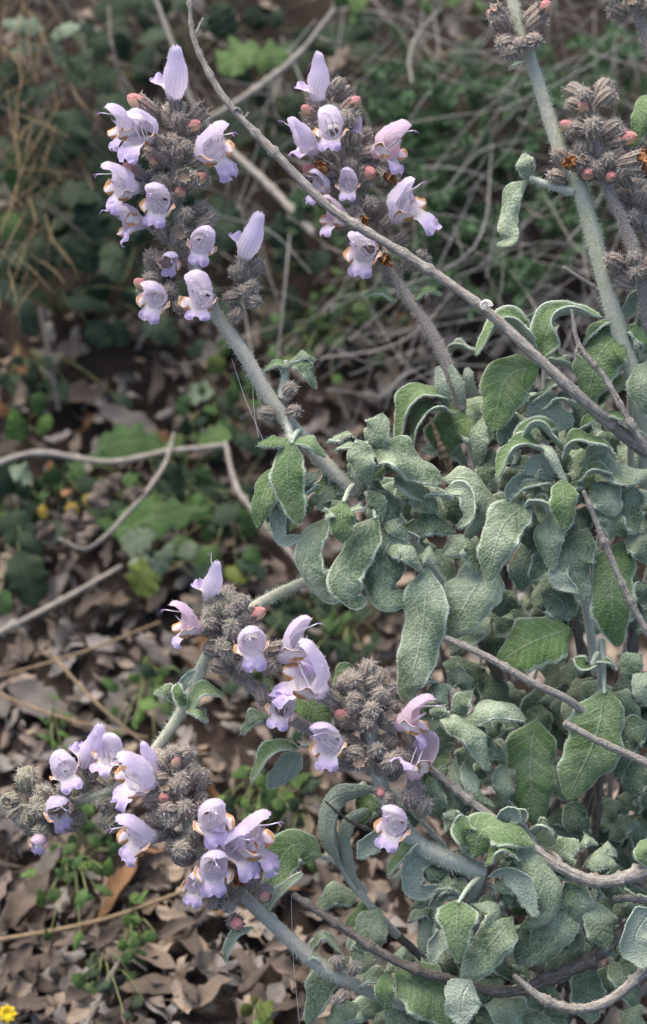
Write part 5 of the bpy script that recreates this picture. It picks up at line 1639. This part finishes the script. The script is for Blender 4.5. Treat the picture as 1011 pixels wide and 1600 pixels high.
herb('tiny weed in the litter beside the grass stalk', 205, 1460, rl(210, 1455, 12, 14, 22, 22, 18, ['herb_mid', 'herb_bright'], .025, .01), None)
herb('small weed near the bottom left, low leaves', 165, 1520, rl(165, 1525, 12, 24, 26, 24, 20, ['herb', 'herb_mid'], .02, .01), None)
herb('bright sprout at the bottom edge right of the litter', 405, 1590, rl(405, 1588, 7, 10, 8, 24, 20, ['herb_bright', 'herb_olive'], .02, .01), None)
herb('dark green weed patch far left under the needles', 40, 560, rl(60, 600, 10, 40, 20, 36, 28, ['herb'], .03, .02), None)
herb('low weed behind the lower middle spike', 470, 1270, rl(460, 1300, 12, 40, 40, 34, 26, ['herb_mid', 'herb'], .02, .015), None)
herb('green weed beneath the tufts at the middle', 470, 1060, rl(440, 1050, 12, 40, 24, 34, 26, ['herb', 'herb_mid'], .02, .015), None)
herb('small leaves by the long branch at the top right', 740, 40, rl(740, 10, 10, 60, 20, 30, 18, ['herb_mid', 'herb'], .08, .03), None)

# heath-like bushlets with needle leaves, behind at upper right
HB = [(640, 200, 'at the left of the tangle'), (720, 170, 'right of the second spike'), (760, 260, 'left of the thick upright stem'), (690, 300, 'low right of the second spike'), (800, 160, 'beside the curled hanging leaf'),
      (740, 360, 'above the dry branch'), (860, 130, 'behind the thick upright stem'), (960, 90, 'at the upper right'), (640, 130, 'under the top edge'), (800, 420, 'above the pale tuft'), (900, 350, 'between the two upright stems'), (680, 420, 'below the second spike flowers'), (1060, 180, 'beyond the shorter purplish spike'), (1080, 380, 'beyond the right-hand sage tuft'), (1180, 260, 'furthest along the bank past the sage'), (560, 340, 'between the long bare branch and the second spike stem')]
for x, y, wh in HB:
    base = G(x, y + 60)
    t = thing('heath_bush', 'fine-leaved green heath ' + wh, 'heath bush', base)
    bb, lb = MB(), MB()
    for k in range(14):
        tip = G(x + random.gauss(0, 50), y + random.gauss(0, 40), random.uniform(.04, .13))
        mid = (base + tip) / 2 + np.array([random.gauss(0, .01), 0, .02])
        c = add_tube(bb, [base, mid, tip], [2.2 * K, 1.8 * K, 1.0 * K], 5, 14)
        nn_ = 300
        i = RNG.integers(5, 13, nn_); f = RNG.random(nn_)[:, None]
        b = c[i] * (1 - f) + c[np.minimum(i + 1, 13)] * f
        tt = nrm(c[i] - c[i - 1])
        d = nrm(RNG.normal(size=(nn_, 3)) + tt * .9)
        L = (10 + 9 * RNG.random(nn_))[:, None] * K * 1.3
        sd = nrm(np.cross(d, RNG.normal(size=(nn_, 3)))) * 2.1 * K
        v = np.stack([b, b + d * L * .5 + sd, b + d * L, b + d * L * .5 - sd], 1).reshape(-1, 3)
        lb.add(v, quads=np.arange(4 * nn_).reshape(-1, 4))
    part('branch', bb, [M['bark']], t, base)
    part('foliage', lb, [M['heath']], t, base)['kind'] = 'stuff'

# tangle of fine grey twigs, uncountable
mb = MB()
for k in range(640):
    x, y = random.uniform(380, 1450), random.uniform(-120, 620)
    if x < 560 and random.random() < .6:
        continue
    a = random.gauss(0.35, .9)
    ln = random.uniform(70, 300)
    l0 = random.uniform(.01, .13)
    bend = random.gauss(0, 30)
    pts = [G(x - math.cos(a) * ln / 2, y + math.sin(a) * ln / 2, l0), G(x + math.sin(a) * bend, y + math.cos(a) * bend, l0 + random.uniform(0, .02)), G(x + math.cos(a) * ln / 2, y - math.sin(a) * ln / 2, max(.005, l0 + random.gauss(0, .03)))]
    r = random.choice([.6, .8, 1.0, 1.5]) * K * 1.3
    add_tube(mb, pts, [r, r, r * .6], 5, 12, rough=.05, mat=random.choice([0, 2, 2, 2]), cap=False)
for k in range(160):
    x, y = random.uniform(-60, 420), random.uniform(-80, 420)
    a = random.gauss(-.9, .8)
    ln = random.uniform(60, 160)
    l0 = random.uniform(.01, .10)
    pts = [G(x - math.cos(a) * ln / 2, y + math.sin(a) * ln / 2, l0), G(x + random.gauss(0, 10), y, l0 + .01), G(x + math.cos(a) * ln / 2, y - math.sin(a) * ln / 2, l0)]
    r = random.choice([1.0, 1.4, 1.8]) * K * 1.3
    add_tube(mb, pts, [r, r, r * .6], 5, 10, rough=.05, mat=1, cap=False)
tw = link('twig_tangle', mb.mesh('twig_tangle', [M['bark'], M['bark_dark'], M['stalk']]))
tw['kind'] = 'stuff'
tw['label'] = 'tangle of fine dry grey twigs on the bank'


# ------------------------------------------------------------------ leaf litter
def dead_mesh(seed, mat, lobed, nt=16, ns=7):
    rs = np.random.default_rng(seed)
    mb = MB()

    def pr(t):
        w = np.sin(np.pi * np.clip(t, 0, 1) ** .85) ** .7
        if lobed:
            w = w * (1 + .13 * np.sin(t * 17 + seed))
        return np.maximum(w, .05)
    b = rs.normal(size=4)
    leaf_into(mb, np.array([(-.5, 0, .02), (-.15, .03 * b[0], .05 + .05 * b[1]), (.2, .04 * b[2], .03 + .05 * b[3]), (.5, 0, .05 * b[0])]), .24 + .30 * rs.random(), np.array([0, 0, 1.0]),
              roll=rs.uniform(-1.3, 1.3), fold=rs.uniform(-.2, .3), wav=rs.uniform(.1, .4), nw=2.3, prof=pr, nt=nt, ns=ns, th=.007, twist=rs.uniform(-.8, .8), hairs=0, lob=.1, mats=(0, 0, 0, 0), rug=.006)
    add_tube(mb, np.array([(-.5, 0, .02), (-.62, .02, .03), (-.72, .06 * b[1], .02)]), [.012, .009], 5, 5)
    return mb.mesh('fallen_leaf', [M[mat]])


KINDS = {'dead_tan': ('tan curled dead leaf lying in the leaf litter', 'tan fallen leaves'),
         'dead_brown': ('dark brown dead leaf lying in the leaf litter', 'dark brown fallen leaves'),
         'dead_grey': ('weathered grey dead leaf lying in the leaf litter', 'grey fallen leaves'),
         'dead_orange': ('orange-brown dead leaf lying in the leaf litter', 'orange-brown fallen leaves')}
DEAD = {k: [dead_mesh(10 * i + j, k, j % 2 == 1) for j in range(6)] for i, k in enumerate(KINDS)}


def put_leaf(p, kind, size, label=None, group=True, tilt=.35, rz=None):
    o = link('fallen_leaf', random.choice(DEAD[kind]))
    e = 0.01
    n = Vector((-(gh(p[0] + e, p[1]) - gh(p[0] - e, p[1])) / (2 * e), -(gh(p[0], p[1] + e) - gh(p[0], p[1] - e)) / (2 * e), 1)).normalized()
    n = (n + Vector((random.gauss(0, tilt), random.gauss(0, tilt), 0))).normalized()
    q = n.to_track_quat('Z', 'Y').to_matrix().to_4x4() @ Matrix.Rotation(random.uniform(0, 6.28) if rz is None else rz, 4, 'Z')
    o.matrix_world = Matrix.Translation(Vector(p)) @ q @ Matrix.Scale(size, 4)
    o['label'] = label or KINDS[kind][0]
    o['category'] = 'fallen leaf'
    if label is None:
        o['group'] = KINDS[kind][1]
    return o


W = ['dead_tan', 'dead_brown', 'dead_brown', 'dead_grey', 'dead_grey', 'dead_brown']
for x, y, s, k, lab in ((205, 1378, 150, 'dead_orange', 'large orange-brown dead leaf under the lower left spike'), (45, 1405, 110, 'dead_tan', 'broad tan dead leaf at the left edge of the litter'), (225, 1490, 110, 'dead_tan', 'tan dead leaf beside the tiny weed and grass stalk'),
                        (460, 1385, 80, 'dead_orange', 'orange dead leaf seen behind the green arching sage leaf'), (240, 1530, 100, 'dead_tan', 'curled tan leaf near the bottom with a pale edge'), (60, 1095, 130, 'dead_grey', 'large grey curled dead leaf below the straw crossing'),
                        (200, 660, 110, 'dead_grey', 'pale grey dead leaf lying just above the level twig'), (530, 92, 70, 'dead_tan', 'tan dead leaf caught high above the second spike'), (120, 610, 120, 'dead_brown', 'long brown dead leaf in the shade under the needles'),
                        (240, 600, 90, 'dead_brown', 'brown dead leaf right of the upright dull twig')):
    put_leaf(G(x, y, .012 if y > 200 else .10), k, s * K * 1.35, lab, tilt=.2)
cnt = 0
while cnt < 285:
    y = random.uniform(500, 1620)
    lim = 640 if y < 1300 else 620
    x = random.uniform(-40, lim)
    if (y < 680 and random.random() < .4) or (640 < y < 1150 and random.random() < .45):
        continue
    put_leaf(G(x, y, random.uniform(.002, .014)), 'dead_orange' if random.random() < .06 else random.choice(W), random.uniform(42, 92) * K * 1.35, tilt=.32)
    cnt += 1
# the finer and hidden litter, one mass
mb = MB()
kk = list(KINDS)
src = []
for i, k in enumerate(kk):
    for me in [dead_mesh(100 + 10 * i + q_, k, q_ % 2 == 0, 9, 5) for q_ in range(4)]:
        n = len(me.vertices)
        co = np.zeros(n * 3); me.vertices.foreach_get('co', co)
        fs = [tuple(p.vertices) for p in me.polygons]
        src.append((i, co.reshape(-1, 3), np.array([f for f in fs if len(f) == 4]), np.array([f for f in fs if len(f) == 3])))
for k in range(4300):
    if k < 3500:
        yy = random.uniform(-150, 1700)
        if yy < 470 and random.random() < .8:
            continue
        p = G(random.uniform(-300, 1350), yy, random.uniform(.0, .010))
    else:
        px, py = random.uniform(-1.0, 1.0), random.uniform(.35, 2.4)
        p = np.array([px, py, gh(px, py) + .004])
    i, co, q, tr = src[random.choice((0, 1, 1, 2, 2, 1, 0, 2)) * 4 + random.randrange(4)]
    s = random.uniform(14, 70) * K * 1.3
    rot = np.array((Matrix.Rotation(random.gauss(.35, .4), 3, 'X') @ Matrix.Rotation(random.gauss(0, .4), 3, 'Y') @ Matrix.Rotation(random.uniform(0, 6.28), 3, 'Z')))
    mb.add(co @ rot.T * s + p, quads=q, tris=tr, mat=i)
lt = link('leaf_litter', mb.mesh('leaf_litter', [M[k] for k in kk]))
lt['kind'] = 'stuff'
lt['label'] = 'litter of small dead leaves covering the ground'

# curled dead leaves hanging on the crooked twig
base = G(140, 856, .07)
t = thing('dead_leaf_cluster', 'curled brown dead leaves hanging on the pale crooked twig', 'dead leaves', base)
for x, y, ln, w, a in ((85, 845, 40, 34, 2.4), (100, 830, 40, 30, 1.2), (150, 800, 50, 36, 1.4), (165, 770, 40, 26, .9), (120, 850, 40, 26, .8), (150, 830, 36, 26, 2.0), (190, 780, 40, 22, .4)):
    mb = MB()
    herb_leaf_into(mb, G(x, y, .08), math.cos(a) * R + math.sin(a) * U, ln * K * 1.4, w * K * 1.4, nrm(np.array([random.gauss(0, .5), -.6, .6])), roll=1.2, wav=.4, rug=.8 * K)
    part('leaf', mb, [M['dead_brown']], t, base)

# yellow flower at the bottom left corner
base = G(14, 1600)
c0 = G(12, 1583, .02)
t = thing('yellow_flower', 'small bright yellow flower at the bottom left corner', 'flower', base)
mb = MB()
add_tube(mb, [base, (base + c0) / 2, c0], [1.5 * K, 1.2 * K], 5, 6)
part('stem', mb, [M['herb_stem']], t, base)
for k in range(8):
    a = k * math.pi / 4
    d = math.cos(a) * R + math.sin(a) * U
    mb = MB()
    herb_leaf_into(mb, c0, d - .25 * F, 15 * K * 1.2, 9 * K * 1.2, -F * .9 + np.array([0, 0, .3]), roll=.3, wav=.1)
    part('petal', mb, [M['yellow_petal']], t, base)
